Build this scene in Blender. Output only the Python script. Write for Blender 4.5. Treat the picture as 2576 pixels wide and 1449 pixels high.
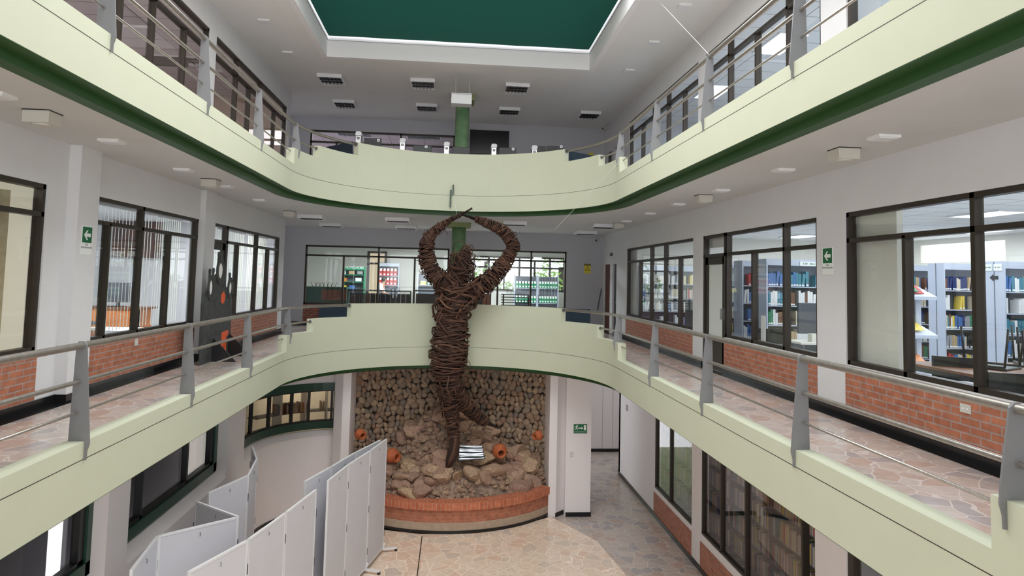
import bpy, math, random
from mathutils import Vector, Matrix
random.seed(7)
rnd = random.random
def U(a, b): return a + (b - a) * random.random()
PI = math.pi
for o in list(bpy.data.objects): bpy.data.objects.remove(o)
S = bpy.context.scene
COL = S.collection

# ---------------------------------------------------------------- camera
# heights below are measured from the eye (z = 0); everything is lifted by LIFT at the end so the ground floor is z = 0
LIFT = 5.5
YAW, PIT, ROL, FPX, PPY = .0858, .0668, .0239, 1662., 590.
_f = Vector((math.sin(YAW) * math.cos(PIT), math.cos(YAW) * math.cos(PIT), math.sin(PIT)))
_r = Vector((math.cos(YAW), -math.sin(YAW), 0)); _u = _r.cross(_f)
_r2 = _r * math.cos(ROL) + _u * math.sin(ROL); _u2 = -_r * math.sin(ROL) + _u * math.cos(ROL)
cd = bpy.data.cameras.new('camera'); cam = bpy.data.objects.new('camera', cd); COL.objects.link(cam)
cam.matrix_world = Matrix(((_r2.x, _u2.x, -_f.x, 0), (_r2.y, _u2.y, -_f.y, 0), (_r2.z, _u2.z, -_f.z, 0), (0, 0, 0, 1)))
cd.sensor_fit = 'HORIZONTAL'; cd.sensor_width = 36; cd.lens = FPX / 2576 * 36
cd.shift_y = -(724.5 - PPY) / 2576; cd.clip_start = .05; cd.clip_end = 300
S.camera = cam

def at(x, y, Y=None, X=None, Z=None):
    d = _r2 * ((x - 1288) / FPX) - _u2 * ((y - PPY) / FPX) + _f
    t = Y / d.y if Y is not None else X / d.x if X is not None else Z / d.z
    return d * t

# ---------------------------------------------------------------- world, daylight, exposure
W = bpy.data.worlds.new('world'); S.world = W; W.use_nodes = True
bg = W.node_tree.nodes['Background']; bg.inputs[0].default_value = (.93, .96, 1, 1); bg.inputs[1].default_value = 2.2
S.view_settings.view_transform = 'Standard'; S.view_settings.look = 'None'
S.view_settings.gamma = 1; S.view_settings.use_curve_mapping = False
S.view_settings.exposure = 0.0

def area(name, loc, size, sy, power, rot=(0, 0, 0), color=(1, 1, 1), spread=180):
    l = bpy.data.lights.new(name, 'AREA'); l.shape = 'RECTANGLE'; l.size = size; l.size_y = sy
    l.energy = power; l.color = color; l.spread = math.radians(spread)
    o = bpy.data.objects.new(name, l); COL.objects.link(o); o.location = loc; o.rotation_euler = rot
    return o
area('skylight_daylight', (0, 8.3, 5.62), 5.4, 7.8, 440, color=(1, .985, .96))
area('rear_fill_light', (0, -4.2, .6), 9, 10, 640, rot=(PI / 2, 0, 0), color=(.97, .98, 1))  # unseen fill added behind the camera to light the hall from the front

# ---------------------------------------------------------------- materials
def mat(name, col, rough=.6, metal=0, spec=.5, noise=None, bump=0, nscale=8, emit=None, estr=0):
    m = bpy.data.materials.new(name); m.use_nodes = True; nt = m.node_tree; b = nt.nodes['Principled BSDF']
    b.inputs['Base Color'].default_value = (*col, 1); b.inputs['Roughness'].default_value = rough
    b.inputs['Metallic'].default_value = metal; b.inputs['Specular IOR Level'].default_value = spec
    if emit: b.inputs['Emission Color'].default_value = (*emit, 1); b.inputs['Emission Strength'].default_value = estr
    if noise or bump:
        tc = nt.nodes.new('ShaderNodeTexCoord'); n = nt.nodes.new('ShaderNodeTexNoise')
        n.inputs['Scale'].default_value = nscale; n.inputs['Detail'].default_value = 5
        nt.links.new(tc.outputs['Object'], n.inputs['Vector'])
        if noise:
            r = nt.nodes.new('ShaderNodeValToRGB'); r.color_ramp.elements[0].position = .3; r.color_ramp.elements[1].position = .7
            r.color_ramp.elements[0].color = (*noise, 1); r.color_ramp.elements[1].color = (*col, 1)
            nt.links.new(n.outputs['Fac'], r.inputs[0]); nt.links.new(r.outputs[0], b.inputs['Base Color'])
        if bump:
            bp = nt.nodes.new('ShaderNodeBump'); bp.inputs['Strength'].default_value = bump; bp.inputs['Distance'].default_value = .02
            nt.links.new(n.outputs['Fac'], bp.inputs['Height']); nt.links.new(bp.outputs[0], b.inputs['Normal'])
    return m

def paving(name, tint, dark=.35, soft=.6):
    m = bpy.data.materials.new(name); m.use_nodes = True; nt = m.node_tree; N = nt.nodes.new; L = nt.links.new
    b = nt.nodes['Principled BSDF']; tc = N('ShaderNodeTexCoord')
    nz = N('ShaderNodeTexNoise'); nz.inputs['Scale'].default_value = 2.2; nz.inputs['Detail'].default_value = 2
    L(tc.outputs['Object'], nz.inputs['Vector'])
    mx = N('ShaderNodeMix'); mx.data_type = 'VECTOR'; mx.inputs[0].default_value = .14
    L(tc.outputs['Object'], mx.inputs[4]); L(nz.outputs['Color'], mx.inputs[5])
    v = N('ShaderNodeTexVoronoi'); v.inputs['Scale'].default_value = 4.6; L(mx.outputs[1], v.inputs['Vector'])
    ve = N('ShaderNodeTexVoronoi'); ve.feature = 'DISTANCE_TO_EDGE'; ve.inputs['Scale'].default_value = 4.6; L(mx.outputs[1], ve.inputs['Vector'])
    sp = N('ShaderNodeSeparateColor'); L(v.outputs['Color'], sp.inputs[0])
    r = N('ShaderNodeValToRGB'); r.color_ramp.interpolation = 'CONSTANT'
    cols = [(0, (.56, .38, .29)), (.10, (.62, .50, .41)), (.3, (.58, .48, .41)), (.48, (.36, .33, .33)), (.48 + dark * .3, (.63, .54, .47)), (.82, (.55, .39, .31)), (.92, (.47, .41, .36))]
    while len(r.color_ramp.elements) < len(cols): r.color_ramp.elements.new(.5)
    for e, (p, c) in zip(r.color_ramp.elements, cols): e.position = p; g_ = (.60, .53, .47); e.color = (*[(c[i] * soft + g_[i] * (1 - soft)) * tint[i] for i in range(3)], 1)
    L(sp.outputs[0], r.inputs[0])
    n2 = N('ShaderNodeTexNoise'); n2.inputs['Scale'].default_value = 14; n2.inputs['Detail'].default_value = 6; L(tc.outputs['Object'], n2.inputs['Vector'])
    m1 = N('ShaderNodeMix'); m1.data_type = 'RGBA'; m1.blend_type = 'MULTIPLY'; m1.inputs[0].default_value = .35
    L(r.outputs[0], m1.inputs[6]); L(n2.outputs['Fac'], m1.inputs[7])
    g = N('ShaderNodeMath'); g.operation = 'LESS_THAN'; g.inputs[1].default_value = .022; L(ve.outputs['Distance'], g.inputs[0])
    m2 = N('ShaderNodeMix'); m2.data_type = 'RGBA'; L(g.outputs[0], m2.inputs[0]); L(m1.outputs[2], m2.inputs[6])
    m2.inputs[7].default_value = (.62 * tint[0], .56 * tint[1], .51 * tint[2], 1)
    L(m2.outputs[2], b.inputs['Base Color']); b.inputs['Roughness'].default_value = .20; b.inputs['Specular IOR Level'].default_value = .55
    return m

def brick_mat(name, vertical_axis_swap, c1=(.46, .165, .09), c2=(.37, .12, .065), mortar=(.36, .28, .25), bw=.24, bh=.075):
    m = bpy.data.materials.new(name); m.use_nodes = True; nt = m.node_tree; N = nt.nodes.new; L = nt.links.new
    b = nt.nodes['Principled BSDF']; tc = N('ShaderNodeTexCoord')
    if vertical_axis_swap == 'uv': src = tc.outputs['UV']
    else:
        s = N('ShaderNodeSeparateXYZ'); L(tc.outputs['Object'], s.inputs[0]); c = N('ShaderNodeCombineXYZ')
        L(s.outputs['Y' if vertical_axis_swap == 'y' else 'X'], c.inputs[0]); L(s.outputs['Z'], c.inputs[1]); src = c.outputs[0]
    t = N('ShaderNodeTexBrick'); t.inputs['Scale'].default_value = 1; t.inputs['Brick Width'].default_value = bw
    t.inputs['Row Height'].default_value = bh; t.inputs['Mortar Size'].default_value = .008; t.inputs['Color1'].default_value = (*c1, 1)
    t.inputs['Color2'].default_value = (*c2, 1); t.inputs['Mortar'].default_value = (*mortar, 1); t.inputs['Bias'].default_value = -.2
    L(src, t.inputs['Vector'])
    n = N('ShaderNodeTexNoise'); n.inputs['Scale'].default_value = 9; L(src, n.inputs['Vector'])
    x = N('ShaderNodeMix'); x.data_type = 'RGBA'; x.blend_type = 'OVERLAY'; x.inputs[0].default_value = .45
    L(t.outputs['Color'], x.inputs[6]); L(n.outputs['Fac'], x.inputs[7]); L(x.outputs[2], b.inputs['Base Color'])
    bp = N('ShaderNodeBump'); bp.inputs['Strength'].default_value = .5; bp.inputs['Distance'].default_value = .01; bp.invert = True
    L(t.outputs['Fac'], bp.inputs['Height']); L(bp.outputs[0], b.inputs['Normal']); b.inputs['Roughness'].default_value = .75
    return m

def glass(name, tint=(.95, .965, .965), gl=.8, rough=.02):
    m = bpy.data.materials.new(name); m.use_nodes = True; nt = m.node_tree; nt.nodes.clear(); N = nt.nodes.new; L = nt.links.new
    o = N('ShaderNodeOutputMaterial'); t = N('ShaderNodeBsdfTransparent'); t.inputs[0].default_value = (*tint, 1)
    g = N('ShaderNodeBsdfGlossy'); g.inputs['Roughness'].default_value = rough; g.inputs[0].default_value = (1, 1, 1, 1)
    lw = N('ShaderNodeLayerWeight'); lw.inputs[0].default_value = .5
    pw = N('ShaderNodeMath'); pw.operation = 'POWER'; pw.inputs[1].default_value = 5; L(lw.outputs['Facing'], pw.inputs[0])
    mu = N('ShaderNodeMath'); mu.operation = 'MULTIPLY_ADD'; mu.inputs[1].default_value = .9 * gl; mu.inputs[2].default_value = .035 * gl
    L(pw.outputs[0], mu.inputs[0]); x = N('ShaderNodeMixShader'); L(mu.outputs[0], x.inputs[0]); L(t.outputs[0], x.inputs[1]); L(g.outputs[0], x.inputs[2])
    L(x.outputs[0], o.inputs[0]); return m

def island_mat(name, cols, rough=.8, bump=.5, bscale=30, src='Random Per Island', mixnoise=.5):
    m = bpy.data.materials.new(name); m.use_nodes = True; nt = m.node_tree; N = nt.nodes.new; L = nt.links.new
    b = nt.nodes['Principled BSDF']
    if src == 'obj': g = N('ShaderNodeObjectInfo'); out = g.outputs['Random']
    else: g = N('ShaderNodeNewGeometry'); out = g.outputs['Random Per Island']
    r = N('ShaderNodeValToRGB'); k = len(cols)
    while len(r.color_ramp.elements) < k: r.color_ramp.elements.new(.5)
    for i, (e, c) in enumerate(zip(r.color_ramp.elements, cols)): e.position = i / (k - 1); e.color = (*c, 1)
    L(out, r.inputs[0]); tc = N('ShaderNodeTexCoord'); n = N('ShaderNodeTexNoise'); n.inputs['Scale'].default_value = bscale
    n.inputs['Detail'].default_value = 6; L(tc.outputs['Object'], n.inputs['Vector'])
    x = N('ShaderNodeMix'); x.data_type = 'RGBA'; x.blend_type = 'OVERLAY'; x.inputs[0].default_value = mixnoise
    L(r.outputs[0], x.inputs[6]); L(n.outputs['Fac'], x.inputs[7]); L(x.outputs[2], b.inputs['Base Color'])
    bp = N('ShaderNodeBump'); bp.inputs['Strength'].default_value = bump; bp.inputs['Distance'].default_value = .02
    L(n.outputs['Fac'], bp.inputs['Height']); L(bp.outputs[0], b.inputs['Normal']); b.inputs['Roughness'].default_value = rough
    return m

M = dict(
    wall=mat('wall_plaster', (.74, .74, .75), .8, noise=(.715, .715, .725), nscale=3),
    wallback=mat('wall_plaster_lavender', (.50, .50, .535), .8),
    wallwarm=mat('wall_plaster_rose', (.84, .79, .785), .8),
    cream=mat('wall_plaster_cream', (.82, .80, .72), .8),
    beige=mat('wall_plaster_beige', (.74, .58, .46), .8),
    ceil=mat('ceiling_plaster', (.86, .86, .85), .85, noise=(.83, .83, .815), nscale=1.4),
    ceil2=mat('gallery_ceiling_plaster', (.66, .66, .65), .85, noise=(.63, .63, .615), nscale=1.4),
    shaft=mat('skylight_shaft_plaster', (.90, .89, .90), .8),
    fascia=mat('pale_green_plaster', (.565, .59, .45), .7, noise=(.55, .575, .435), nscale=2.5),
    green=mat('dark_green_plaster', (.024, .085, .020), .5),
    dgreen=mat('dark_green_enamel', (.012, .055, .035), .35),
    frame=mat('brown_window_metal', (.040, .030, .022), .45, .3),
    rail=mat('brushed_rail_steel', (.46, .43, .39), .34, .85, noise=(.36, .33, .3), nscale=20),
    post=mat('grey_painted_steel', (.22, .225, .235), .5, .2),
    black=mat('black_tile', (.008, .008, .009), .2),
    blackp=mat('black_plastic', (.012, .012, .013), .4),
    dark=mat('dark_navy_board', (.008, .024, .042), .7),
    white=mat('white_enamel', (.80, .80, .82), .4),
    screen=mat('screen_panel_white', (.68, .68, .73), .55, noise=(.655, .655, .70), nscale=3),
    screenb=mat('screen_panel_grey_blue', (.50, .51, .60), .55),
    paper=mat('paper_white', (.85, .85, .83), .6),
    plasticw=mat('ivory_plastic', (.62, .6, .54), .5),
    silver=mat('silver_metal', (.6, .6, .6), .3, .8),
    grey=mat('grey_enamel_steel', (.46, .50, .58), .45),
    greyd=mat('dark_grey_enamel', (.10, .11, .13), .5),
    wood=mat('brown_wood', (.22, .09, .035), .5, noise=(.16, .06, .022), nscale=6),
    orange=mat('orange_wood', (.62, .20, .05), .4),
    doorw=mat('reddish_door_wood', (.12, .035, .018), .5),
    terra=mat('terracotta', (.55, .15, .05), .7, noise=(.42, .1, .035), nscale=15, bump=.2),
    concrete=mat('beige_concrete', (.47, .36, .27), .85, noise=(.40, .30, .22), nscale=10, bump=.2),
    tile=mat('library_floor_tile', (.60, .62, .66), .25),
    frost=mat('frosted_glass', (.72, .76, .72), .35),
    pinksky=mat('skylight_pink', (.8, .72, .78), .6),
    marble=mat('green_marbled_plaster', (.24, .38, .20), .35, noise=(.13, .27, .14), nscale=5),
    gcap=mat('pale_green_capital', (.26, .30, .12), .6),
    louver=mat('louver_grey', (.05, .05, .05), .25, .7),
    skin=mat('skin', (.35, .2, .13), .6), hair=mat('black_hair', (.01, .008, .008), .6), shirt=mat('white_shirt', (.75, .78, .85), .8),
    jeans=mat('dark_trousers', (.03, .04, .08), .8),
    cloth=mat('green_shade_cloth', (.004, .05, .032), .9),
    yellow=mat('yellow_enamel', (.75, .6, .03), .5), red=mat('red_card', (.5, .02, .015), .5), gbin=mat('green_card', (.02, .22, .10), .5),
    egreen=mat('sign_green', (.005, .13, .045), .45), signw=mat('sign_white', (.85, .88, .85), .45), orangep=mat('orange_paint', (.75, .11, .03), .6),
    charcoal=mat('charcoal_board', (.028, .03, .03), .7, noise=(.07, .075, .075), nscale=7),
    leaf=mat('leaf_green', (.10, .28, .03), .6, noise=(.35, .55, .08), nscale=3), bark=mat('bark', (.05, .035, .025), .9),
    vine=None, mirror=mat('scratched_metal_sheet', (.24, .25, .27), .2, .95),
    curtain=mat('beige_curtain', (.62, .52, .34), .9, noise=(.50, .40, .25), nscale=12),
    blind=mat('ivory_blind_slat', (.82, .84, .72), .6),
    lamp=mat('lit_diffuser', (1, 1, 1), .5, emit=(.9, .95, 1), estr=6),
    brown=mat('brown_panel', (.16, .055, .03), .4),
    rubber=mat('rubber', (.01, .01, .01), .6),
)
M['floor_hall'] = paving('crazy_paving_warm', (1.72, 1.60, 1.46), .1, .5)
M['floor_side'] = paving('crazy_paving_grey', (1.08, 1.08, 1.10), .55, .62)
M['floor_up'] = paving('crazy_paving_gallery', (1.12, 1.12, 1.16), .45, .62)
M['brick'] = brick_mat('brick_wall', 'y'); M['brickx'] = brick_mat('brick_wall_back', 'x', (.28, .075, .04), (.22, .055, .03)); M['brickuv'] = brick_mat('brick_planter', 'uv', bw=.13, mortar=(.42, .2, .13))
M['coping'] = brick_mat('brick_coping', 'uv', (.55, .17, .085), (.46, .125, .06), (.50, .27, .18), bw=.09, bh=.5)
M['glass'] = glass('window_glass'); M['glassd'] = glass('dark_window_glass', (.80, .78, .77), 1.1)
M['vine'] = island_mat('twisted_vine', [(.020, .009, .006), (.05, .02, .012), (.10, .042, .024), (.05, .022, .013), (.17, .08, .045)], .75, .4, 40)
M['cobble'] = island_mat('river_stone', [(.36, .25, .17), (.26, .18, .125), (.42, .31, .21), (.20, .165, .14), (.46, .34, .23), (.33, .20, .13), (.28, .23, .185)], .8, .5, 22)
M['rock'] = island_mat('rough_sandstone', [(.40, .25, .18), (.32, .20, .145), (.46, .31, .21), (.38, .235, .18), (.50, .36, .22), (.36, .21, .15)], .95, 1, 9, src='obj', mixnoise=.8)
M['rubble'] = island_mat('rubble_stone', [(.36, .235, .165), (.27, .17, .125), (.42, .29, .20), (.30, .19, .14), (.47, .34, .22)], .95, 1, 25)
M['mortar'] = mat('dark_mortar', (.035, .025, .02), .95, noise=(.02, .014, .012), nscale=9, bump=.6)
M['mound'] = mat('rubble_mortar', (.46, .33, .25), .95, noise=(.16, .11, .08), nscale=6, bump=1)

# ---------------------------------------------------------------- mesh helper
class MB:
    def __init__(s): s.v = []; s.f = []; s.uv = {}
    def add(s, vs, fs):
        n = len(s.v); s.v += [tuple(v) for v in vs]; s.f += [tuple(i + n for i in f) for f in fs]; return s
    def box(s, x0, x1, y0, y1, z0, z1):
        if x0 > x1: x0, x1 = x1, x0
        if y0 > y1: y0, y1 = y1, y0
        return s.add([(x, y, z) for z in (z0, z1) for y in (y0, y1) for x in (x0, x1)],
                     [(0, 2, 3, 1), (4, 5, 7, 6), (0, 1, 5, 4), (2, 6, 7, 3), (0, 4, 6, 2), (1, 3, 7, 5)])
    def obox(s, c, ux, hx, uy, hy, uz, hz):
        c = Vector(c); ux, uy, uz = Vector(ux).normalized() * hx, Vector(uy).normalized() * hy, Vector(uz).normalized() * hz
        return s.add([c + ux * a + uy * b + uz * d for d in (-1, 1) for b in (-1, 1) for a in (-1, 1)],
                     [(0, 2, 3, 1), (4, 5, 7, 6), (0, 1, 5, 4), (2, 6, 7, 3), (0, 4, 6, 2), (1, 3, 7, 5)])
    def bar(s, a, b, w, h, up=(0, 0, 1)):
        a, b = Vector(a), Vector(b); d = b - a; side = d.cross(Vector(up))
        if side.length < 1e-6: side = Vector((1, 0, 0))
        return s.obox((a + b) / 2, d, d.length / 2, side, w / 2, side.cross(d), h / 2)
    def prism(s, poly, ax, a0, a1):
        def P(p, q):
            return {'x': (q, p[0], p[1]), 'y': (p[0], q, p[1]), 'z': (p[0], p[1], q)}[ax]
        n = len(poly); vs = [P(p, a0) for p in poly] + [P(p, a1) for p in poly]
        return s.add(vs, [tuple(range(n)), tuple(range(2 * n - 1, n - 1, -1))] + [(i, i + n, (i + 1) % n + n, (i + 1) % n) for i in range(n)])
    def tube(s, pts, r, seg=8, cap=True):
        pts = [Vector(p) for p in pts]; n = len(pts); rs = r if isinstance(r, (list, tuple)) else [r] * n
        vs = []; nrm = None
        for i, p in enumerate(pts):
            t = (pts[min(i + 1, n - 1)] - pts[max(i - 1, 0)]).normalized()
            if nrm is None: nrm = t.orthogonal().normalized()
            nrm = nrm - t * nrm.dot(t)
            nrm = nrm.normalized() if nrm.length > 1e-6 else t.orthogonal().normalized()
            b = t.cross(nrm)
            for k in range(seg):
                a = 2 * PI * k / seg; vs.append(p + (nrm * math.cos(a) + b * math.sin(a)) * rs[i])
        fs = [(i * seg + k, i * seg + (k + 1) % seg, (i + 1) * seg + (k + 1) % seg, (i + 1) * seg + k) for i in range(n - 1) for k in range(seg)]
        if cap: fs += [tuple(range(seg - 1, -1, -1)), tuple((n - 1) * seg + k for k in range(seg))]
        return s.add(vs, fs)
    def lathe(s, prof, c, axis=(0, 0, 1), seg=20):
        ax = Vector(axis).normalized(); u = ax.orthogonal().normalized(); w = ax.cross(u); c = Vector(c); vs = []
        for r, h in prof:
            for k in range(seg):
                a = 2 * PI * k / seg; vs.append(c + ax * h + (u * math.cos(a) + w * math.sin(a)) * r)
        n = len(prof)
        return s.add(vs, [(i * seg + k, i * seg + (k + 1) % seg, (i + 1) * seg + (k + 1) % seg, (i + 1) * seg + k) for i in range(n - 1) for k in range(seg)]
                     + [tuple(range(seg - 1, -1, -1)), tuple((n - 1) * seg + k for k in range(seg))])
    def build(s, name, m, parent=None, smooth=False, bevel=0):
        me = bpy.data.meshes.new(name); me.from_pydata(s.v, [], s.f); me.update()
        if m: me.materials.append(m)
        if smooth: me.polygons.foreach_set('use_smooth', [True] * len(me.polygons))
        o = bpy.data.objects.new(name, me); COL.objects.link(o)
        if parent:
            o.parent = parent; o.matrix_parent_inverse = Matrix.Identity(4)
            off = Vector(parent.location); p = parent.parent
            while p: off += Vector(p.location); p = p.parent
            if off.length > 0: me.transform(Matrix.Translation(-off))
        if bevel:
            b = o.modifiers.new('bevel', 'BEVEL'); b.width = bevel; b.segments = 2; b.limit_method = 'ANGLE'
        return o

def tag(o, label, cat, group=None, kind=None):
    o['label'] = label; o['category'] = cat
    if group: o['group'] = group
    if kind: o['kind'] = kind
    return o
def thing(name, label, cat, loc=(0, 0, 0), group=None):
    o = bpy.data.objects.new(name, None); COL.objects.link(o); o.location = loc; o.empty_display_size = .1
    return tag(o, label, cat, group)
def struct(o, label=None):
    o['kind'] = 'structure'
    if label: o['label'] = label
    return o
def dup(root, loc, label, group=None):
    r = root.copy(); COL.objects.link(r); r.location = loc; r['label'] = label
    if group: r['group'] = group
    for ch in list(root.children):
        c = ch.copy(); COL.objects.link(c); c.parent = r
        for g in list(ch.children):
            d = g.copy(); COL.objects.link(d); d.parent = c
    return r
def setbase(o):
    """mesh thing: move origin to the bottom centre of its bounds"""
    xs = [v.co for v in o.data.vertices]; mn = Vector([min(v[i] for v in xs) for i in range(3)]); mx_ = Vector([max(v[i] for v in xs) for i in range(3)])
    c = Vector(((mn.x + mx_.x) / 2, (mn.y + mx_.y) / 2, mn.z)); o.data.transform(Matrix.Translation(-c)); o.location = o.location + c; return o

# ================================================================ SETTING
R0, YF, YN = 3.14, 12.67, 3.40           # the atrium opening: straight sides, rounded ends
XR, XL, YB = 4.858, -4.70, 21.45         # wall planes
F1, F2, F3, C1, C2, C3 = -5.5, -1.6, 2.0, -2.17, 1.5, 5.07
def loop(off=0, n=120):
    r = R0 + off
    far = [(r * math.cos(PI * i / n), YF + r * math.sin(PI * i / n)) for i in range(n + 1)]
    near = [(-r * math.cos(PI * i / n), YN - r * math.sin(PI * i / n)) for i in range(n + 1)]
    return far + near
def slab(name, zt, m, up, off=.16, y0=-4.5, x0=-4.85, x1=5.0, y1=21.5):
    """one horizontal face with the rounded hole"""
    mb = MB(); r = R0 + off; n = 120; vs = []; fs = []
    def q(a, b, c, d):
        k = len(vs); vs.extend([(*p, zt) for p in (a, b, c, d)]); fs.append((k, k + 1, k + 2, k + 3))
    q((r, y0), (x1, y0), (x1, y1), (r, y1)); q((x0, y0), (-r, y0), (-r, y1), (x0, y1))
    for i in range(n):
        a, b = PI * i / n, PI * (i + 1) / n
        pa, pb = (r * math.cos(a), YF + r * math.sin(a)), (r * math.cos(b), YF + r * math.sin(b))
        q(pb, pa, (pa[0], y1), (pb[0], y1))
        pa, pb = (r * math.cos(a), YN - r * math.sin(a)), (r * math.cos(b), YN - r * math.sin(b))
        q((pb[0], y0), (pa[0], y0), pa, pb)
    if not up: fs = [f[::-1] for f in fs]
    return struct(mb.add(vs, fs).build(name, m))
slab('floor', F2, M['floor_up'], True); slab('floor', F3, M['floor_up'], True)
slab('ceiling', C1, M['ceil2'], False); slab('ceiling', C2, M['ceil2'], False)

def sweep(mb, poly, o0, o1, z0, z1, closed=False):
    """solid swept along a list of (path point, outward normal)"""
    vs = []
    for (x, y), (nx, ny) in poly:
        vs += [(x + nx * o0, y + ny * o0, z0), (x + nx * o0, y + ny * o0, z1), (x + nx * o1, y + ny * o1, z1), (x + nx * o1, y + ny * o1, z0)]
    n = len(poly); fs = []
    for i in range(n if closed else n - 1):
        a, b = i * 4, (i + 1) % n * 4
        for k in range(4): fs.append((a + k, a + (k + 1) % 4, b + (k + 1) % 4, b + k))
    if not closed: fs += [(0, 1, 2, 3), tuple((n - 1) * 4 + k for k in (3, 2, 1, 0))]
    mb.add(vs, fs)
def arcpts(a0, a1, n=None):
    n = n or max(2, int(abs(a1 - a0) / 1.5)); out = []
    for i in range(n + 1):
        a = math.radians(a0 + (a1 - a0) * i / n); c, s = math.cos(a), math.sin(a); out.append(((R0 * c, YF + R0 * s), (c, s)))
    return out
def arcptsn(a0, a1, n=None):
    n = n or max(2, int(abs(a1 - a0) / 1.5)); out = []
    for i in range(n + 1):
        a = math.radians(a0 + (a1 - a0) * i / n); c, s = math.cos(a), math.sin(a); out.append(((R0 * c, YN - R0 * s), (c, -s)))
    return out
ring = [((x, y), ((x / R0, (y - YF) / R0) if y > YF else (x / R0, (y - YN) / R0) if y < YN else (math.copysign(1, x), 0))) for x, y in loop()]
def parapet(zf, zb, stepsR, stepsL):
    zc, za, zbk, zcc = zf + .11, zf + .42, zf + .675, zf + .965
    mb = MB(); sweep(mb, ring, 0, .16, zb, zc, True)
    yA, b, c = stepsR; yAl, bl, cl = stepsL
    if yA < YF: mb.box(R0, R0 + .16, yA, YF, zc, za); sweep(mb, arcpts(0, b), 0, .16, zc, za)
    sweep(mb, arcpts(b, c), 0, .16, zc, zbk)
    sweep(mb, arcpts(c, 180 - cl), 0, .16, zc, zcc)
    sweep(mb, arcpts(180 - cl, 180 - bl), 0, .16, zc, zbk)
    sweep(mb, arcpts(180 - bl, 180 - yAl), 0, .16, zc, za)
    mb.box(R0, R0 + .16, YN, 3.67, zc, za); mb.box(-R0, -R0 - .16, YN, 3.67, zc, za)
    sweep(mb, arcptsn(0, 17), 0, .16, zc, za); sweep(mb, arcptsn(17, 40), 0, .16, zc, zbk); sweep(mb, arcptsn(40, 140), 0, .16, zc, zcc)
    sweep(mb, arcptsn(140, 163), 0, .16, zc, zbk); sweep(mb, arcptsn(163, 180), 0, .16, zc, za)
    o = struct(mb.build('wall_atrium_parapet', M['fascia']))
    g = MB(); sweep(g, ring, .16, .30, zb - .005 if zb > 0 else zb - .005, zb + .02, True)
    g = MB(); sweep(g, ring, .003, .30, zb - .006, zb + .0, True); sweep(g, ring, .155, .30, zb - (.09), zb + .01, True)
    struct(g.build('trim_1', M['green']))
    j = MB(); sweep(j, ring, -.0015, .01, zf - .045, zf - .039, True); struct(j.build('trim_2', M['frame']))
    return o
parapet(F2, -2.07, (12.45, 17.6, 40), (5.5, 24.6, 44.8))
parapet(F3, 1.585, (12.50, 18.5, 40), (4.5, 23.8, 45))

# ground floor: warm central platform, greyer side floors
mb = MB().box(-6.2, 7.5, -4.5, 22, F1 - .2, F1); struct(mb.build('floor', M['floor_side']))
pl = [(-4.02, -4.4), (3.40, -4.4), (3.40, 12.2), (3.30, 13.0), (3.15, 14.1), (2.66, 15.03), (2.38, 15.52), (1.55, 14.95), (1.1, 14.72), (.36, 14.54), (-.53, 14.55), (-1.33, 14.8), (-2.38, 15.5), (-2.6, 15.9), (-3.3, 15.8), (-3.8, 15.4), (-4.02, 14.8)]
struct(MB().prism(pl, 'z', F1 - .05, F1 + .035).build('floor', M['floor_hall']))
struct(MB().box(-.52, -.50, 5, 14.45, F1 + .03, F1 + .0365).build('trim_3', M['frame']))

# top ceiling with the skylight shaft
zs = 5.52
mb = MB(); XS, Y0S, Y1S = 3.1, 1.0, 15.42
for x0, x1, y0, y1 in ((-8.3, -XS - .06, -4.5, 21.5), (XS + .06, 6.5, -4.5, 21.5), (-XS - .06, XS + .06, Y1S + .06, 21.5), (-XS - .06, XS + .06, -4.5, Y0S - .06)): mb.box(x0, x1, y0, y1, C3, C3 + .25)
struct(mb.build('ceiling', M['ceil']))
mb = MB()
for x0, x1, y0, y1 in ((-XS - .12, -XS, Y0S, Y1S), (XS, XS + .12, Y0S, Y1S), (-XS - .12, XS + .12, Y1S, Y1S + .12), (-XS - .12, XS + .12, Y0S - .12, Y0S)): mb.box(x0, x1, y0, y1, C3 - .004, 6.4)
struct(mb.build('wall_skylight_shaft', M['shaft']))
mb = MB()
for x0, x1, y0, y1 in ((-XS, -XS + .012, Y0S, Y1S), (XS - .012, XS, Y0S, Y1S), (-XS, XS, Y1S - .012, Y1S)): mb.box(x0, x1, y0, y1, 5.46, 5.466)
struct(mb.build('trim_4', M['post']))
# shade cloth hung over the far bay of the skylight, sagging a little between its wires
mb = MB(); nx, ny = 24, 16; vs = []; fs = []
for j in range(ny + 1):
    for i in range(nx + 1):
        x = -XS + .03 + (2 * XS - .06) * i / nx; y = 11.7 + (Y1S - .06 - 11.7) * j / ny
        vs.append((x, y, 5.545 + .003 * math.sin(i * 1.1 + .3 * j) - .004 * math.sin(PI * ((j * 4 / ny) % 1))))
for j in range(ny):
    for i in range(nx): a = j * (nx + 1) + i; fs.append((a, a + nx + 1, a + nx + 2, a + 1))
o = mb.add(vs, fs).build('shade_cloth', M['cloth'], smooth=True); tag(o, 'dark green shade cloth stretched across the skylight', 'shade cloth')
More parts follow.
